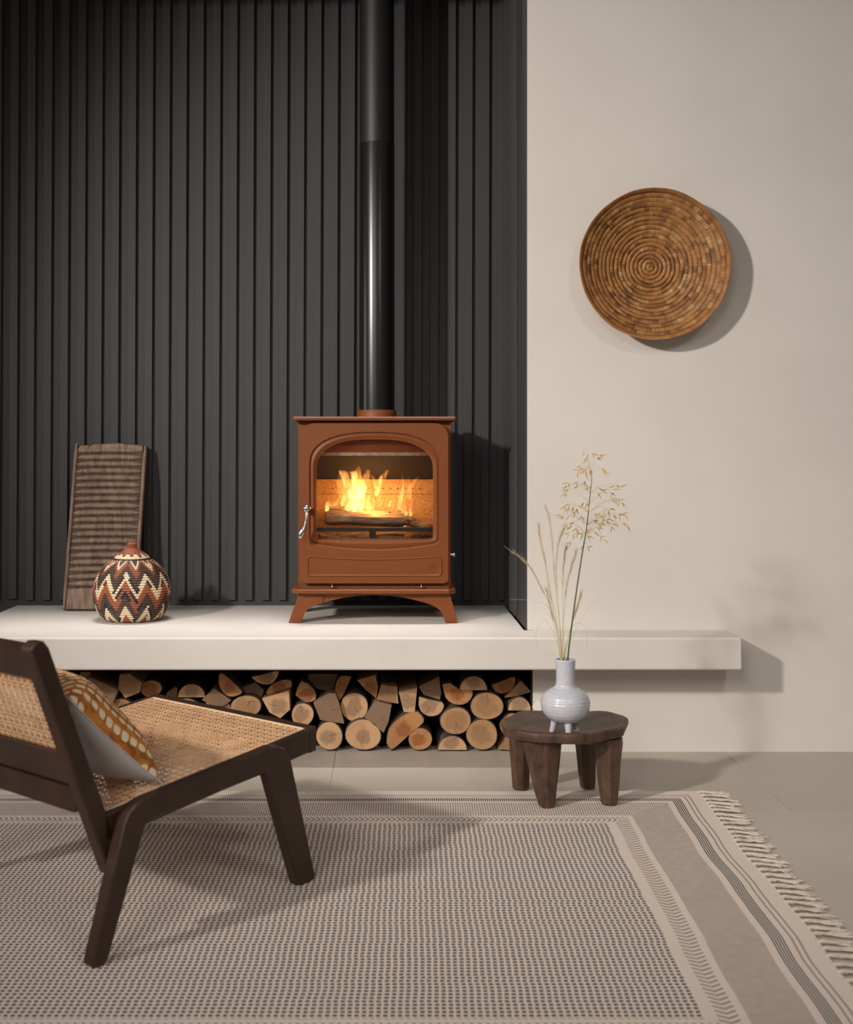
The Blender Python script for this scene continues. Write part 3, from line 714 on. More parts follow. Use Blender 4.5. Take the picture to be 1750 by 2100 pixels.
# ------------------------------------------------------------------ grasses in the vase
def vp(px, py, dd=0.0): return Vector(at(px, py, vd + dd))
oat = root('oat_grass', tuple(vp(1163, 1475)), 'tall green oat stem with a loose head of golden seeds', 'grass')
osp = spline([(*vp(1157,1472,0.004),), (*vp(1165,1350),), (*vp(1178,1245),), (*vp(1192,1150),), (*vp(1203,1085),), (*vp(1210,1020),), (*vp(1214,985),), (*vp(1213,973),)], 6)
MB().tube(osp, [0.0021 - 0.0016*(i/(len(osp)-1))**1.5 for i in range(len(osp))], 8).build('stem', M['green_stem'], oat, 60)
sp0 = MB().tube([(0,0,0), (0.0006,0,-0.004), (0.0012,0,-0.009), (0.0008,0,-0.0145)], [0.0003, 0.00125, 0.0009, 0.00015], 5).build('spikelet', M['straw'], oat, 60, local=True)
ro = random.Random(11); first = True
heads = [(1198,925),(1203,938),(1207,931),(1225,939),(1230,934),(1216,930),(1190,955),(1188,963),(1184,970),(1195,960),(1200,962),(1208,955),(1212,963),(1204,971),(1235,960),(1238,966),
 (1166,990),(1164,996),(1166,1004),(1162,1012),(1183,988),(1187,994),(1200,987),(1205,994),(1212,998),(1228,1002),(1236,1004),(1226,1010),(1250,1000),(1257,1004),(1254,1010),(1265,994),(1272,999),(1256,1023),(1262,1028),(1270,1026),(1275,1030),
 (1165,1033),(1158,1038),(1168,1040),(1176,1040),(1183,1043),(1197,1030),(1205,1031),(1180,1050),(1152,1056),(1157,1060),(1168,1058),(1193,1058),(1198,1062),(1220,1052),(1226,1054),(1234,1058),(1240,1044),(1247,1048),(1252,1042),(1258,1056),(1270,1054),(1278,1052),(1282,1058),
 (1160,1073),(1168,1072),(1172,1078),(1178,1070),(1182,1083),(1188,1090),(1176,1096),(1166,1092),(1196,1094),(1202,1088),(1205,1098),(1218,1068),(1224,1074),(1230,1072),(1236,1066),(1243,1068),(1250,1066),(1256,1074),(1262,1072),(1226,1082),(1219,1090),(1246,1064),(1254,1080),(1277,1072),(1286,1078),(1232,1100),(1240,1106),(1196,1118),(1206,1122),(1172,1112)]
nodes = [(1213,973),(1214,990),(1212,1012),(1211,1032),(1208,1052),(1204,1078),(1201,1095)]
brm = MB()
for i, (hx, hy) in enumerate(heads):
    dd = ro.uniform(-0.045, 0.045); hx2, hy2 = hx, hy
    nx_, ny_ = min(nodes, key=lambda q: abs((q[1]-hy)-10-abs(hx-q[0])*0.22) + (30 if q[1] < hy-2 else 0))
    P0, P1 = vp(nx_, ny_), vp(hx2, hy2, dd)
    md = P0.lerp(P1, 0.55) + Vector((0, ro.uniform(-0.004,0.004), 0.008 + 0.05*abs(P1.x-P0.x)))
    brm.tube(spline([tuple(P0), tuple(md), tuple(P1)], 3), 0.00022, 4)
    for q in range(2 if ro.random() < 0.8 else 1):
        s_ = sp0 if first else sp0.copy()
        if not first: C.objects.link(s_); s_.parent = oat
        first = False
        s_.location = P1 - Vector(oat.location); out = 1 if hx > nx_ else -1
        s_.rotation_euler = (ro.uniform(-0.5,0.5), -out*ro.uniform(0.1, 1.5) + (q-0.5)*0.8, ro.uniform(-0.4,0.4)); k_ = ro.uniform(0.9,1.4); s_.scale = (k_,k_,k_)
brm.build('branches', M['straw'], oat)
def hairs(mb, pts, n, ln, r, rad=0.00022, spread=0.7):
    for i in range(n):
        f = r.random(); j = min(int(f*(len(pts)-1)), len(pts)-2); p = Vector(pts[j]).lerp(Vector(pts[j+1]), f*(len(pts)-1)-j)
        t = (Vector(pts[j+1]) - Vector(pts[j])).normalized()
        d = (t + Vector((r.uniform(-1,1), r.uniform(-1,1), r.uniform(-0.2,0.5)))*spread).normalized()
        mb.tube([tuple(p), tuple(p + d*ln*r.uniform(0.5,1))], [rad, rad*0.4], 3)
stalks = [
 ('feathery grass stalk bending far left across the dark slats', [(1151,1350),(1142,1290),(1128,1240),(1112,1210),(1095,1175),(1075,1150),(1057,1137)], -0.01, 0.5),
 ('upright feathery grass stalk furthest left of the vase', [(1150,1350),(1141,1280),(1128,1215),(1118,1150),(1108,1105),(1105,1078)], -0.005, 0.55),
 ('feathery grass stalk with reddish tip just left of centre', [(1152,1350),(1147,1270),(1138,1190),(1133,1110),(1127,1065),(1120,1043)], 0.01, 0.5),
 ('full feathery grass stalk leaning right into the oat head', [(1153,1350),(1147,1260),(1141,1190),(1143,1130),(1150,1100),(1158,1082)], 0.0, 0.55),
 ('slim pale grass stalk rising straight up the middle', [(1154,1350),(1155,1260),(1155,1180),(1158,1140),(1161,1125)], -0.01, 0.5),
 ('slim feathery grass stalk touching the green oat stem', [(1155,1350),(1156,1270),(1163,1200),(1173,1160),(1182,1132)], 0.01, 0.5),
 ('short feathery grass stalk to the right of the oat stem', [(1157,1350),(1168,1300),(1178,1262),(1186,1240),(1192,1218)], 0.015, 0.5),
 ('short green grass stalk leaning left low in the bunch', [(1149,1350),(1140,1295),(1130,1250),(1121,1210)], 0.012, 0.4)]
gmat = [M['pale_grass'], M['green_grass']]
for i, (lab, pts, dd, fz) in enumerate(stalks):
    rg = random.Random(40+i)
    w = [vp(1156 + (pts[0][0]-1156)*0.6, 1470, dd*0.5)] + [vp(p[0], p[1], dd*(1+j*0.6)) for j, p in enumerate(pts)]
    sp_ = spline([tuple(p) for p in w], 5); m = len(sp_)
    g = root('feather_grass', tuple(w[0]), lab, 'grass', 'feathery grasses in the white vase')
    MB().tube(sp_, [0.00085 - 0.00055*j/(m-1) for j in range(m)], 5).build('stalk', M['green_grass'], g, 60)
    hm = MB(); hairs(hm, [tuple(p) for p in sp_[int(m*(1-fz)):]], 230, 0.017, rg, 0.00026, 0.5)
    hairs(hm, [tuple(p) for p in sp_[int(m*0.55):]], 26, 0.05, rg, 0.00016, 0.5)
    hm.build('feather', M['pale_grass'], g)
blades = [
 ('thin dry grass blade drooping left over the dark alcove edge', [(1150,1350),(1143,1280),(1125,1245),(1095,1232),(1046,1229)]),
 ('thin dry grass blade arching left and down beside the shelf edge', [(1150,1350),(1140,1310),(1120,1272),(1105,1285),(1099,1310),(1105,1330)]),
 ('thin dry grass blade reaching out far to the right', [(1158,1350),(1172,1310),(1195,1265),(1215,1238),(1234,1221)]),
 ('thin dry grass blade arching right and dropping over the shelf front', [(1160,1350),(1172,1290),(1190,1278),(1203,1295),(1205,1325),(1200,1342)]),
 ('fine dry blade curling low on the left of the vase mouth', [(1152,1351),(1138,1345),(1122,1340),(1119,1348),(1128,1352)]),
 ('fine green blade standing among the stalks', [(1154,1350),(1158,1290),(1162,1230),(1161,1190)]),
 ('fine green blade tipping left among the stalks', [(1151,1350),(1144,1300),(1139,1250),(1124,1215)])]
for i, (lab, pts) in enumerate(blades):
    w = [vp(1156, 1468, 0)] + [vp(p[0], p[1], 0.006*(j-1)*(1 if i % 2 else -1)) for j, p in enumerate(pts)]
    sp_ = spline([tuple(p) for p in w], 6); m = len(sp_)
    tag(MB().tube(sp_, [0.0006 - 0.00035*j/(m-1) for j in range(m)], 5).build('grass_blade', gmat[i % 2 if i < 5 else 1], None, 60), lab, 'grass', 'loose blades in the white vase')

# ------------------------------------------------------------------ stacked firewood
def firewood(label, pts, end, rec=0.0, ln=0.42, seed=0, bark=True, pith=None, z=0.0):
    """pts: outline of the sawn face in picture pixels at its own depth"""
    d = D_WALL + 0.004 + rec; rn = random.Random(seed)
    P = [Vector(((p[0]-CX)/F*d, 0, EYE-(p[1]-CY)/F*d)) for p in pts]
    lo = min(p.z for p in P)
    if 0.0035 - lo < 0.012: P = [p + Vector((0, 0, max(0.0, 0.0035-lo))) for p in P]
    elif lo < 0.0035: P = [Vector((p.x, 0, max(p.z, 0.0035))) for p in P]
    hi = Z_UNDER - 0.009
    P = [Vector((p.x, 0, min(p.z, hi))) for p in P]
    c = sum(P, Vector())/len(P); n = len(P)
    q = c if pith is None else Vector(((pith[0]-CX)/F*d, 0, EYE-(pith[1]-CY)/F*d))
    ln = min(ln, 3.92 - d); rr = []
    for f, s_ in ((0, 0.985), (0.012, 1.0), (0.35, 0.995), (0.7, 0.985), (1.0, 0.975)):
        rr.append([tuple((c + (p-c)*s_*(1+(0.012*rn.uniform(-1,0) if f > 0 else 0))) + Vector((0, d+ln*f, 0)) - Vector((q.x, d, q.z))) for p in P])
    o = MB().rings(rr, True, True).build('firewood_log', M['bark'] if bark else M[end], None, 40)
    o.location = (q.x, d, q.z)
    tag(o, label, 'log', 'firewood stacked under the hearth shelf')
    fc = MB().rings([[tuple(c + (p-c)*0.94 - q + Vector((0, -0.0006, 0))) for p in P], [tuple(c + (p-c)*0.965 - q + Vector((0, 0.0005, 0))) for p in P]], True).build('cut_face', M[end], o, None, local=True)
    return o
A2 = lambda L_: [(600+x/3.365, 1350+y/3.365) for x, y in L_]
A1 = lambda L_: [(100+x/3.5, 1350+y/3.5) for x, y in L_]
def rnd_(cx, cy, rx, ry, seed=0, n=24):
    r_ = random.Random(seed); ph = [r_.uniform(0, 6.28) for _ in range(3)]
    return [(cx+rx*math.cos(2*math.pi*k/n)*(1+0.025*math.sin(2*2*math.pi*k/n+ph[0])+0.015*math.sin(3*2*math.pi*k/n+ph[1])), cy+ry*math.sin(2*math.pi*k/n)*(1+0.025*math.sin(2*2*math.pi*k/n+ph[0])+0.015*math.sin(3*2*math.pi*k/n+ph[1]))) for k in range(n)]
def dome(cx, yb, rx, ry, n=14):
    return [(cx-rx*math.cos(math.pi*k/n), yb-ry*math.sin(math.pi*k/n)) for k in range(n+1)]
def sm(pts, k=3):
    q = spline([(p[0],p[1],0) for p in pts+[pts[0]]], k)[:-1]; return [(p.x,p.y) for p in q]
LOGS = [
 ('round log with pale ring and dark heart beside the chair corner', A2(rnd_(255,546,92,102,1)), 'end_pale', 0, True),
 ('wide round log with a split rim, second in the bottom row', A2(rnd_(488,546,128,108,2)), 'end_pale', 0, True),
 ('round pale log in the middle row with a grey star heart', A2(rnd_(427,335,95,104,3)), 'end_pale', 0.02, True),
 ('grey brown split wedge left of the round star hearted log', A2([(143,310),(250,238),(298,242),(330,335),(358,452),(262,440),(190,426)]), 'end_grey', 0.0, False),
 ('dark grey split block at the top, fourth along from the chair', A2([(104,108),(318,108),(278,233),(190,215),(110,194)]), 'end_grey', 0.07, False),
 ('narrow half log with orange face under the dark grey block', A2(sm([(408,125),(340,118),(302,165),(293,245),(322,296),(362,232)],2)), 'end_orange', 0.03, True),
 ('orange brown split wedge pointing left at the top middle', A2([(444,150),(573,112),(592,200),(580,278),(503,216)]), 'end_orange', 0.02, False),
 ('square tan split block with level grain at the top middle', A2([(612,182),(724,196),(733,314),(655,303),(583,284)]), 'end_tan', 0.01, False),
 ('pale split block tapering downwards above the large half log', A2([(732,232),(862,202),(845,378),(768,371)]), 'end_pale', 0.0, False),
 ('rough brown split wedge above the cracked half round log', A2([(870,196),(1013,124),(1029,238),(1018,288),(905,254)]), 'end_grey', 0.02, False),
 ('large orange half log leaning under the shelf right of centre', A2(sm([(1032,180),(1085,168),(1150,212),(1246,224),(1232,285),(1178,322),(1108,316),(1055,272)],2)), 'end_orange', 0.0, True),
 ('half log with flat side down touching the shelf', A2(dome(1250,222,98,100)), 'end_pale', 0.0, True),
 ('half log with flat side up next to the store right end', A2(sm([(1372,186),(1452,152),(1534,126),(1538,172),(1508,224),(1446,246),(1396,228)],2)), 'end_orange', 0.03, True),
 ('thin triangular split wedge by the right end of the store', A2([(1464,273),(1578,153),(1650,232),(1560,258)]), 'end_tan', 0.02, False),
 ('small half log with flat side down by the store right end', A2(dome(1568,362,81,94)), 'end_pale', 0.0, True),
 ('big round tan log high on the right', A2(rnd_(1343,330,114,99,4)), 'end_tan', 0.0, True),
 ('cracked half round log with pale rim in the middle row', A2(sm([(872,262),(950,285),(1038,304),(1046,345),(1008,392),(940,402),(886,368),(868,310)],2)), 'end_pale', 0.01, True),
 ('round log with sooty crack directly above the small dome log', A2(rnd_(1127,432,111,94,5)), 'end_tan', 0.0, True),
 ('round bottom log with a split flap, nearest the stool', A2(rnd_(1308,548,113,106,6)), 'end_tan', 0.0, True),
 ('small dome shaped half log on the floor right of centre', A2(dome(1105,654,103,100)), 'end_pale', 0.0, True),
 ('small round log with an orange heart on the floor', A2(rnd_(882,572,82,80,7)), 'end_orange', 0.0, True),
 ('largest half log, orange faced, leaning on the floor in the middle', A2(sm([(646,590),(662,490),(722,422),(800,374),(868,366),(912,420),(888,464),(800,538),(722,608),(676,636)],2)), 'end_orange', 0.0, True),
 ('pinkish grey split wedge with curved grain left of centre', A2([(497,408),(575,293),(686,322),(665,438),(630,516),(570,470)]), 'end_grey', 0.0, False),
 ('round orange log half hidden behind the stool seat', A2(rnd_(1528,462,96,88,8)), 'end_orange', 0.02, True),
 ('small split offcut on the floor beside the stool leg', A2([(1422,650),(1480,568),(1530,585),(1530,654)]), 'end_tan', 0.0, False),
 ('round log seen just above the near corner of the seat', A2(rnd_(70,390,78,84,9)), 'end_pale', 0.0, True),
 ('orange quarter log above the round log by the seat corner', A2(sm([(18,254),(60,153),(150,214),(162,288),(90,303)],2)), 'end_orange', 0.02, True),
 ('small round log poking out behind the far corner of the seat', A1(rnd_(735,218,80,62,10)), 'end_orange', 0.04, True),
 ('mossy half log with pale face above the seat front edge', A1(dome(1026,282,102,98)), 'end_pale', 0.02, True),
 ('half log with split side up right, above the seat middle', A1(sm([(1222,112),(1252,108),(1330,175),(1392,240),(1360,268),(1300,278),(1246,240),(1217,170)],2)), 'end_orange', 0.0, True),
 ('half log hanging round side down under the shelf edge', A1(sm([(1452,134),(1550,112),(1648,88),(1640,140),(1600,183),(1540,189),(1482,165)],2)), 'end_pale', 0.0, True),
 ('dim grey wedge between two half logs above the seat', A1([(1384,212),(1482,172),(1548,230),(1528,283),(1402,256)]), 'end_grey', 0.04, False),
 ('orange rimmed half log right of the hanging half log', A1(sm([(1558,244),(1602,184),(1680,154),(1740,158),(1742,208),(1650,238),(1574,266)],2)), 'end_orange', 0.02, True),
 ('round grey hearted log just above the seat front rail', A1(rnd_(1417,345,112,80,12)), 'end_tan', 0.0, True),
 ('pale squared block with ring lines above the seat front rail', A1([(1530,292),(1728,228),(1733,370),(1662,432),(1584,390)]), 'end_pale', 0.0, False),
 ('pinkish split wedge resting just above the seat front edge', A1([(1098,300),(1186,214),(1298,292),(1310,306),(1250,344),(1170,340)]), 'end_grey', 0.0, False),
 ('large pale grey split block left, above the far seat corner', A1([(284,133),(390,175),(498,228),(470,300),(440,345),(330,330),(292,242)]), 'end_grey', 0.0, False),
 ('rough tan split block between two pale ones on the left', A1([(507,117),(575,108),(668,172),(650,248),(548,288),(500,216)]), 'end_tan', 0.01, False),
 ('dark bark covered log behind the cushion top', A1(rnd_(212,195,66,56,13)), 'end_grey', 0.06, True),
 ('pinkish board end tucked high on the left', A1([(228,98),(300,98),(300,128),(284,130),(262,170),(222,150)]), 'end_tan', 0.06, False),
 ('small dark wedge left of the mossy half log', A1([(842,252),(905,206),(925,215),(922,290),(850,290)]), 'end_grey', 0.06, False),
 ('reddish half log at the far left behind the chair post', A1(sm([(50,140),(120,128),(150,145),(140,180),(70,190)],2)), 'end_orange', 0.05, True),
]
rb2 = 0
for i, (lab, pts, en, rec, bk_) in enumerate(LOGS):
    firewood(lab, pts, en, rec, 0.40 - 0.02*(i % 4), i, bk_)
# hidden lower course behind the chair seat that carries the logs above
for i, px in enumerate((140, 208, 276, 344, 412, 480, 548)):
    firewood('round log in the bottom row hidden behind the low chair', rnd_(px, 1512, 33, 31, 60+i), ('end_tan','end_pale')[i % 2], 0.0, 0.4, 60+i, True)
for i, px in enumerate((176, 244, 312, 380, 446)):
    firewood('round log of the second row hidden behind the low chair', rnd_(px, 1456, 31, 24, 80+i), ('end_pale','end_tan')[i % 2], 0.02, 0.38, 80+i, True)
# paper tag beside the store
tg_ = MB().box(-0.001, 0.026, -0.0004, 0, -0.013, 0.013).build('paper_tag', plain('paper', lin(226,216,202)), None)
tg_.rotation_euler = (0, R(38), 0); tg_.location = (0.4375, D_WALL-0.0006, EYE-(1443-CY)/F*D_WALL); tag(tg_, 'small cream paper tag on the wall just behind the white vase', 'tag')

# ------------------------------------------------------------------ rug
RW, RL_, RX0, RY0 = 2.0, 1.48, 0.800, 3.006
def rug_xy(u, v):
    wav = 0.0035*math.sin(v*9.0+0.6) + 0.002*math.sin(v*23.0)
    fade = max(0.0, 1-u/0.5)
    return (RX0 - 0.036*v*(1-u/RW) - u + wav*fade, RY0 - v + 0.002*math.sin(u*11)*max(0, 1-v/0.3))
tr_ = NT('woven_rug'); uvn = tr_.n('ShaderNodeUVMap'); se = tr_.n('ShaderNodeSeparateXYZ'); tr_.t.links.new(uvn.outputs[0], se.inputs[0])
u_, v_ = se.outputs[0], se.outputs[1]
wob = tr_.mul(tr_.sub(tr_.noise(tr_.coord('Object'), 9, 2), 0.5), 0.006)
u_ = tr_.add(u_, wob); v_ = tr_.add(v_, tr_.mul(wob, 0.6))
du = tr_.math('MINIMUM', u_, tr_.sub(RW, u_)); dv = tr_.math('MINIMUM', v_, tr_.sub(RL_, v_))
side = tr_.lt(du, dv); ds = tr_.math('MINIMUM', du, dv)
nside = tr_.sub(1.0, side)
al = tr_.add(tr_.mul(side, v_), tr_.mul(nside, u_))
cream, brown, ink = lin(212,197,184), lin(106,82,74), lin(30,28,36)
thin = tr_.noise(tr_.coord('Object'), 60, 3)
# fine weave
weave = tr_.noise(tr_.coord('Object', (1,1,1)), 700, 2)
col = tr_.mix(tr_.mul(weave, 0.25), cream, lin(178,163,148))
l1 = tr_.add(tr_.between(ds, 0.034, 0.0375), tr_.between(ds, 0.0455, 0.049))
col = tr_.mix(tr_.mul(l1, 0.75), col, brown)
inb = tr_.between(ds, 0.062, 0.087)
lines = tr_.lt(tr_.frac(tr_.mul(tr_.sub(ds, 0.062), 200.0)), 0.52); ticks = tr_.lt(tr_.frac(tr_.mul(al, 190.0)), 0.5)
col = tr_.mix(tr_.mul(inb, tr_.add(tr_.mul(side, lines), tr_.mul(nside, ticks))), col, ink)
tanb = tr_.between(ds, 0.100, 0.203)
tk_far = tr_.lt(tr_.frac(tr_.mul(al, 165.0)), 0.5); tk_side = tr_.lt(tr_.frac(tr_.mul(al, 155.0)), 0.62)
tk = tr_.add(tr_.mul(nside, tk_far), tr_.mul(side, tk_side))
col = tr_.mix(tr_.mul(tr_.mul(tanb, tk), tr_.add(tr_.mul(thin, 0.4), 0.5)), col, brown)
che = tr_.between(ds, 0.217, 0.251)
arm = tr_.math('ABSOLUTE', tr_.sub(ds, 0.234))
dirn = tr_.sub(tr_.mul(side, 2.0), 1.0)
per = tr_.add(tr_.mul(side, 66.0), tr_.mul(nside, 78.0))
ch = tr_.lt(tr_.frac(tr_.mul(tr_.add(al, tr_.mul(arm, tr_.mul(0.62, tr_.add(tr_.mul(side, 1.0), tr_.mul(nside, -1.0))))), per)), 0.34)
col = tr_.mix(tr_.mul(tr_.mul(che, ch), 0.85), col, brown)
fld = tr_.mul(tr_.gt(du, 0.274), tr_.gt(dv, 0.264))
row = tr_.math('FLOOR', tr_.mul(v_, 84.0))
wr = tr_.n('ShaderNodeTexWhiteNoise', noise_dimensions='1D'); tr_.put(wr.inputs['W'], row)
fu = tr_.frac(tr_.add(tr_.mul(u_, 87.0), tr_.mul(wr.outputs[0], 0.22))); fv = tr_.frac(tr_.mul(v_, 84.0))
dash = tr_.mul(tr_.lt(fu, 0.61), tr_.lt(fv, 0.56))
col = tr_.mix(tr_.mul(tr_.mul(fld, dash), tr_.add(tr_.mul(thin, 0.2), 0.88)), col, ink)
tr_.set(col, 0.95); tr_.bump(weave, 0.5, 0.0012)
rug = root('woven_rug', (RX0, RY0, 0), 'flat woven cream rug with dark dashed centre and chevron border', 'rug')
gx, gy = 64, 48; vs, fs, uvs = [], [], []
for j in range(gy+1):
    for i in range(gx+1):
        u, v = RW*i/gx, RL_*j/gy; x, y = rug_xy(u, v); vs.append((x, y, RUG_Z))
for j in range(gy):
    for i in range(gx):
        a = j*(gx+1)+i; fs.append((a, a+1, a+gx+2, a+gx+1))
        uvs.append(tuple((RW*ii/gx, RL_*jj/gy) for ii, jj in ((i,j),(i+1,j),(i+1,j+1),(i,j+1))))
mb = MB().add(vs, fs, uvs)
edge = [(i,0) for i in range(gx)] + [(gx,j) for j in range(gy)] + [(gx-i,gy) for i in range(gx)] + [(0,gy-j) for j in range(gy)]
top_ = [(*rug_xy(RW*i/gx, RL_*j/gy), RUG_Z) for i, j in edge]; bot_ = [(x, y, 0.0006) for x, y, z in top_]
nb = len(mb.f); mb.rings([top_, bot_], False, True)
for k in range(nb, len(mb.f)): mb.uv[k] = tuple((0.01, 0.01) for _ in mb.f[k])
mb.build('rug_field', tr_.m, rug)
rt = random.Random(21); v = 0.012
while v < 1.30:
    tm = MB(); x0, y0 = rug_xy(0, v); ang = rt.uniform(-0.22, 0.05); Lt = rt.uniform(0.052, 0.070)
    tm.tube([(x0-0.006, y0, 0.0062), (x0+0.004, y0, 0.0075), (x0+0.012, y0+0.012*ang, 0.0055)], [0.0028, 0.0042, 0.003], 8)
    for q in range(13):
        a = ang + rt.uniform(-0.24, 0.24); l = Lt*rt.uniform(0.7, 1.08); oy = rt.uniform(-0.004, 0.004)
        pts = []
        for j in range(6):
            f = j/5; pts.append((x0+0.008+l*f*math.cos(a), y0+oy*(1-f)+l*f*math.sin(a)+0.004*math.sin(f*5+q)*f, 0.0035+0.0032*(1-f)**2+rt.uniform(0,0.003)))
        tm.tube(pts, 0.00115, 5)
    tm.build('tassel', M['cream_yarn'], rug, 60); v += rt.uniform(0.026, 0.036)
fr_ = MB()                                                           # short cut yarn ends along the far edge
u = 0.004
while u < 1.9:
    x0, y0 = rug_xy(u, 0); fr_.tube([(x0, y0-0.001, 0.004), (x0+rt.uniform(-0.002,0.002), y0+rt.uniform(0.003,0.008), 0.002)], 0.0009, 4); u += 0.0045
fo_ = fr_.build('cut_yarn_edge', M['cream_yarn'], rug); fo_['kind'] = 'stuff'

# ------------------------------------------------------------------ low cane lounge chair
CB, CYAW = Vector((-0.4823, 1.9587, RUG_Z)), R(50.085)
chr_ = root('lounge_chair', tuple(CB), 'low dark wood lounge chair with woven cane seat and back', 'chair', None, CYAW)
CMAT = Matrix.Translation(CB) @ Matrix.Rotation(CYAW, 4, 'Z')
side_fn = lambda a, z, t: (a, t, z-RUG_Z)
rear_leg = [(-0.006,0.016),(-0.003,0.009),(0.004,0.0063),(0.018,0.0063),(0.025,0.010),(0.029,0.017),(0.106,0.2205),(0.1085,0.2245),(0.112,0.227),(0.112,0.2685),(0.098,0.2665),(0.082,0.261),(0.070,0.252),(0.061,0.238)]
rail_ = [(0.112,0.227),(0.392,0.2515),(0.392,0.297),(0.112,0.2685)]
front_leg = [(0.392,0.2515),(0.399,0.2505),(0.404,0.246),(0.485,0.017),(0.489,0.010),(0.497,0.0063),(0.527,0.0063),(0.536,0.010),(0.538,0.018),(0.469,0.262),(0.461,0.279),(0.448,0.292),(0.430,0.299),(0.412,0.2995),(0.392,0.297)]
for lo, hi in ((0.006, 0.034), (0.556, 0.584)):
    MB().prism(rear_leg, lo, hi, 0.0032, side_fn, (8,)).build('leg', M['walnut'], chr_, 32, local=True)
    MB().prism(rail_, lo, hi, 0.0032, side_fn, (1, 3)).build('side_rail', M['walnut'], chr_, 32, local=True)
    MB().prism(front_leg, lo, hi, 0.0032, side_fn, (14,)).build('leg', M['walnut'], chr_, 32, local=True)
zt = lambda a: 0.245 + 0.110*a
def rail4(a0, a1, w0, w1, dep, ch=0.003): return MB().prism([(a0,zt(a0)),(a0,zt(a0)-dep),(a1,zt(a1)-dep),(a1,zt(a1))], w0, w1, ch, side_fn)
rail4(0.040, 0.553, 0.0345, 0.0505, 0.048).build('seat_rail', M['walnut'], chr_, 40, local=True)
rail4(0.040, 0.553, 0.5395, 0.5555, 0.048).build('seat_rail', M['walnut'], chr_, 40, local=True)
rail4(0.5535, 0.572, 0.0345, 0.5555, 0.050).build('front_rail', M['walnut'], chr_, 40, local=True)
MB().prism([(0.002,0.256),(0.032,0.256),(0.032,0.298),(0.0,0.298)], 0.0655, 0.5245, 0.003, side_fn).build('rear_rail', M['walnut'], chr_, 40, local=True)
def cane(fn, u0, u1, v0, v1, p=0.0185, wd=0.00098, th=0.0005):
    """woven cane: paired strands both ways plus diagonals"""
    mb = MB()
    def strip(a, b, lift, w=wd):
        d = Vector((b[0]-a[0], b[1]-a[1]))
        if d.length < 0.004: return
        nn = Vector((-d.y, d.x)).normalized()*w
        mb.add([fn(a[0]-nn.x,a[1]-nn.y,lift-th), fn(b[0]-nn.x,b[1]-nn.y,lift-th), fn(b[0]+nn.x,b[1]+nn.y,lift-th), fn(a[0]+nn.x,a[1]+nn.y,lift-th),
                fn(a[0]-nn.x,a[1]-nn.y,lift+th), fn(b[0]-nn.x,b[1]-nn.y,lift+th), fn(b[0]+nn.x,b[1]+nn.y,lift+th), fn(a[0]+nn.x,a[1]+nn.y,lift+th)],
               [(0,3,2,1),(4,5,6,7),(0,1,5,4),(1,2,6,5),(2,3,7,6),(3,0,4,7)])
    u = u0 + p/2
    while u < u1:
        for o in (-0.16, 0.16): strip((u+o*p, v0), (u+o*p, v1), 0.0)
        u += p
    v = v0 + p/2
    while v < v1:
        for o in (-0.16, 0.16): strip((u0, v+o*p), (u1, v+o*p), 0.0008)
        v += p
    k = -int((v1-v0)/p)-1
    while u0 + k*p < u1 + (v1-v0):
        for sgn, lift in ((1, 0.0016), (-1, 0.0022)):
            # u = c + sgn*(v-v0)
            c = u0 + (k+0.0)*p + (0 if sgn > 0 else 0)
            vs_, ve_ = v0, v1
            if sgn > 0: vs_, ve_ = max(v0, v0+(u0-c)), min(v1, v0+(u1-c))
            else: vs_, ve_ = max(v0, v0+(c-u1)), min(v1, v0+(c-u0))
            if ve_ - vs_ > 0.003: strip((c+sgn*(vs_-v0), vs_), (c+sgn*(ve_-v0), ve_), lift, wd*1.05)
        k += 1
    return mb
tcane = NT('rattan_cane'); nzc = tcane.noise(tcane.coord('Object'), 30, 4)
tcane.set(tcane.ramp(nzc, [(0.3, lin(196,154,114)), (0.7, lin(222,182,142))]), 0.5); M['cane'] = tcane.m
seat_fn = lambda u, v, t: (u, v, zt(u) - 0.0045 + t - RUG_Z)
cane(seat_fn, 0.052, 0.5525, 0.0515, 0.5385).build('seat_cane', M['cane'], chr_, None, local=True)
bd = MB()
for (a0, a1, w0, w1) in ((0.052,0.553,0.0508,0.0545), (0.052,0.553,0.5355,0.5392), (0.5495,0.5532,0.0545,0.5355)):
    bd.prism([(a0,w0),(a1,w0),(a1,w1),(a0,w1)], -0.001, 0.0042, 0.001, seat_fn)
bd.build('cane_spline', M['cane_band'], chr_, None, local=True)
# backrest
E_, NF_ = Vector((-0.359, 0.933)), Vector((0.933, 0.359)); P0_ = Vector((0.052, 0.140))
def back_fn(t, dep, w): q = P0_ + E_*t + NF_*dep; return (q.x, w, q.y-RUG_Z)
post = [(0.004,0.0),(0.0,0.006),(0.0,0.026),(0.006,0.034),(0.428,0.034),(0.442,0.029),(0.447,0.018),(0.444,0.004),(0.438,0.0)]
for lo, hi in ((0.0345, 0.0655), (0.5245, 0.5555)):
    MB().prism(post, lo, hi, 0.003, back_fn).build('back_post', M['walnut'], chr_, 32, local=True)
for t0, t1, nm in ((0.383, 0.434, 'top_rail'), (0.178, 0.238, 'lower_back_rail')):
    MB().prism([(t0,0.004),(t1,0.004),(t1,0.028),(t0,0.028)], 0.066, 0.524, 0.003, back_fn).build(nm, M['walnut'], chr_, 40, local=True)
cane(lambda u, v, t: back_fn(v, 0.012+t, u), 0.0665, 0.5235, 0.2385, 0.3825).build('back_cane', M['cane'], chr_, None, local=True)
for w in (0.0345, 0.5565):
    MB().tube([(0.045, w-0.0007, 0.19), (0.045, w+0.001, 0.19)], 0.004, 12).build('screw_cap', M['walnut'], chr_, 30, local=True)

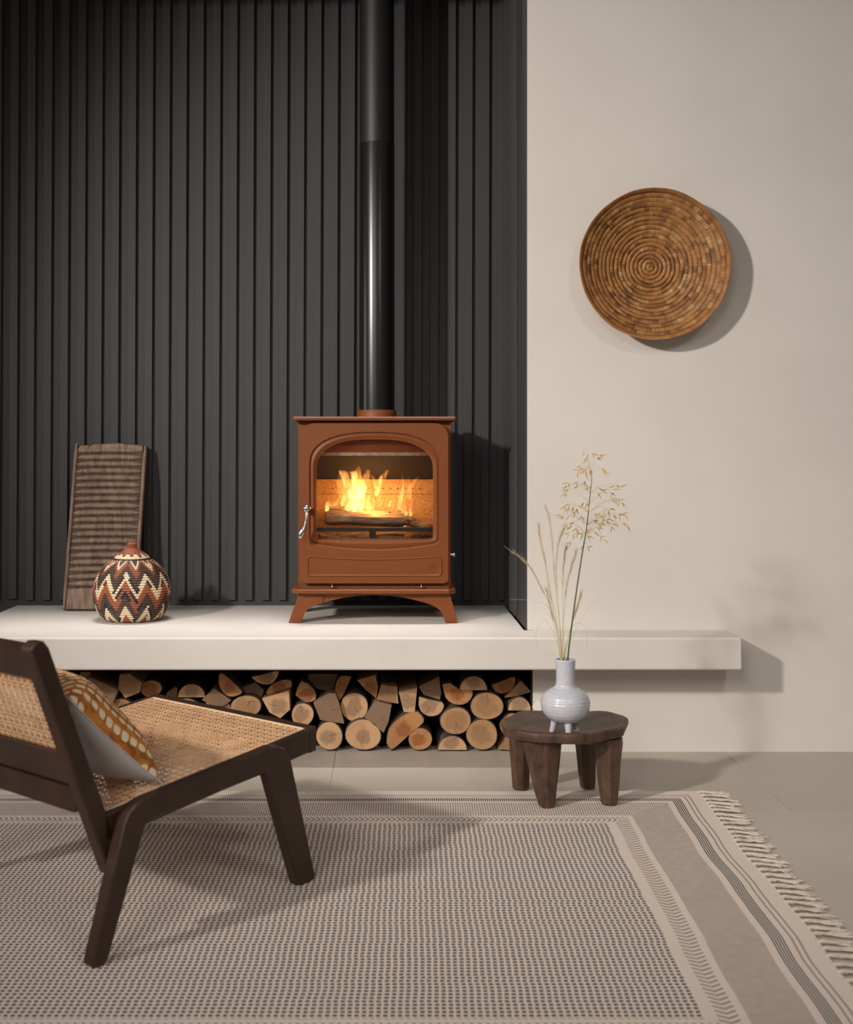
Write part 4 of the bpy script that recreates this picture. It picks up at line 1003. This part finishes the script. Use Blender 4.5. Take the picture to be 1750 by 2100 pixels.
# ------------------------------------------------------------------ cushion
cuc = Vector((0.079, 0.2835, 0.365-RUG_Z)); cup = Vector((-0.220, 0, 0.205)).normalized(); cun = Vector((cup.z, 0, -cup.x)); cuw = Vector((0,1,0))
cush = root('cushion', tuple(CMAT @ cuc), 'ochre cushion with cream dashes and grey linen back propped on the cane chair', 'cushion')
def cpt(p, q, sgn):
    HW, HH = 0.232, 0.137
    e = max(0.0, (1-p**4)*(1-q**4))**0.62
    x = p*HW*(1-0.07*(1-q*q)); y = q*HH*(1-0.09*(1-p*p))
    t = (0.086 if sgn > 0 else -0.040)*e + 0.0012*math.sin(9*p+4*q)*e
    return tuple(CMAT @ (cuc + cuw*x + cup*y + cun*t)), (x, y)
G = 28
def cover(name, sgn, mat):
    vs, uvl, fs, uvs = [], [], [], []
    sg = lambda i: math.sin(math.pi/2*(-1+2*i/G))
    for j in range(G+1):
        for i in range(G+1):
            p, uvp = cpt(sg(i), sg(j), sgn); vs.append(p); uvl.append(uvp)
    for j in range(G):
        for i in range(G):
            f = (j*(G+1)+i, j*(G+1)+i+1, (j+1)*(G+1)+i+1, (j+1)*(G+1)+i); fs.append(f); uvs.append(tuple(uvl[k] for k in f))
    return MB().add(vs, fs, uvs).build(name, mat, cush, 180)
to = NT('ochre_print'); uvn = to.n('ShaderNodeUVMap'); se = to.n('ShaderNodeSeparateXYZ'); to.t.links.new(uvn.outputs[0], se.inputs[0])
cu = to.mul(se.outputs[0], 60.0); ci = to.math('FLOOR', cu)
wn = to.n('ShaderNodeTexWhiteNoise', noise_dimensions='1D'); to.put(wn.inputs['W'], ci)
cv = to.add(to.mul(se.outputs[1], 43.0), to.mul(wn.outputs[0], 0.7))
w2 = to.n('ShaderNodeTexWhiteNoise', noise_dimensions='2D'); cmb = to.n('ShaderNodeCombineXYZ'); to.put(cmb.inputs[0], ci); to.put(cmb.inputs[1], to.math('FLOOR', cv)); to.t.links.new(cmb.outputs[0], w2.inputs['Vector'])
ex = to.math('DIVIDE', to.sub(to.frac(cu), 0.5), to.add(0.20, to.mul(w2.outputs[0], 0.07))); ey = to.math('DIVIDE', to.sub(to.frac(cv), 0.5), 0.40)
p4 = lambda a: to.math('POWER', to.math('ABSOLUTE', a), 3.0)
inside = to.lt(to.add(p4(ex), p4(ey)), 1.0)
och = to.ramp(to.noise(to.coord('Object', (1,1,1)), 45, 4), [(0.35, lin(138,76,22)), (0.62, lin(196,122,42))])
to.set(to.mix(inside, och, lin(226,208,172)), 0.9); to.bump(to.noise(to.coord('Object'), 600, 2), 0.3, 0.0006)
cover('front_cover', 1, to.m); cover('back_cover', -1, M['linen'])
seam = [cpt(*pq, 1)[0] for pq in [(-1+2*k/20,-1) for k in range(20)]+[(1,-1+2*k/20) for k in range(20)]+[(1-2*k/20,1) for k in range(20)]+[(-1,1-2*k/20) for k in range(21)]]
MB().tube(seam, 0.0016, 6, False).build('seam', M['linen'], cush, 60)
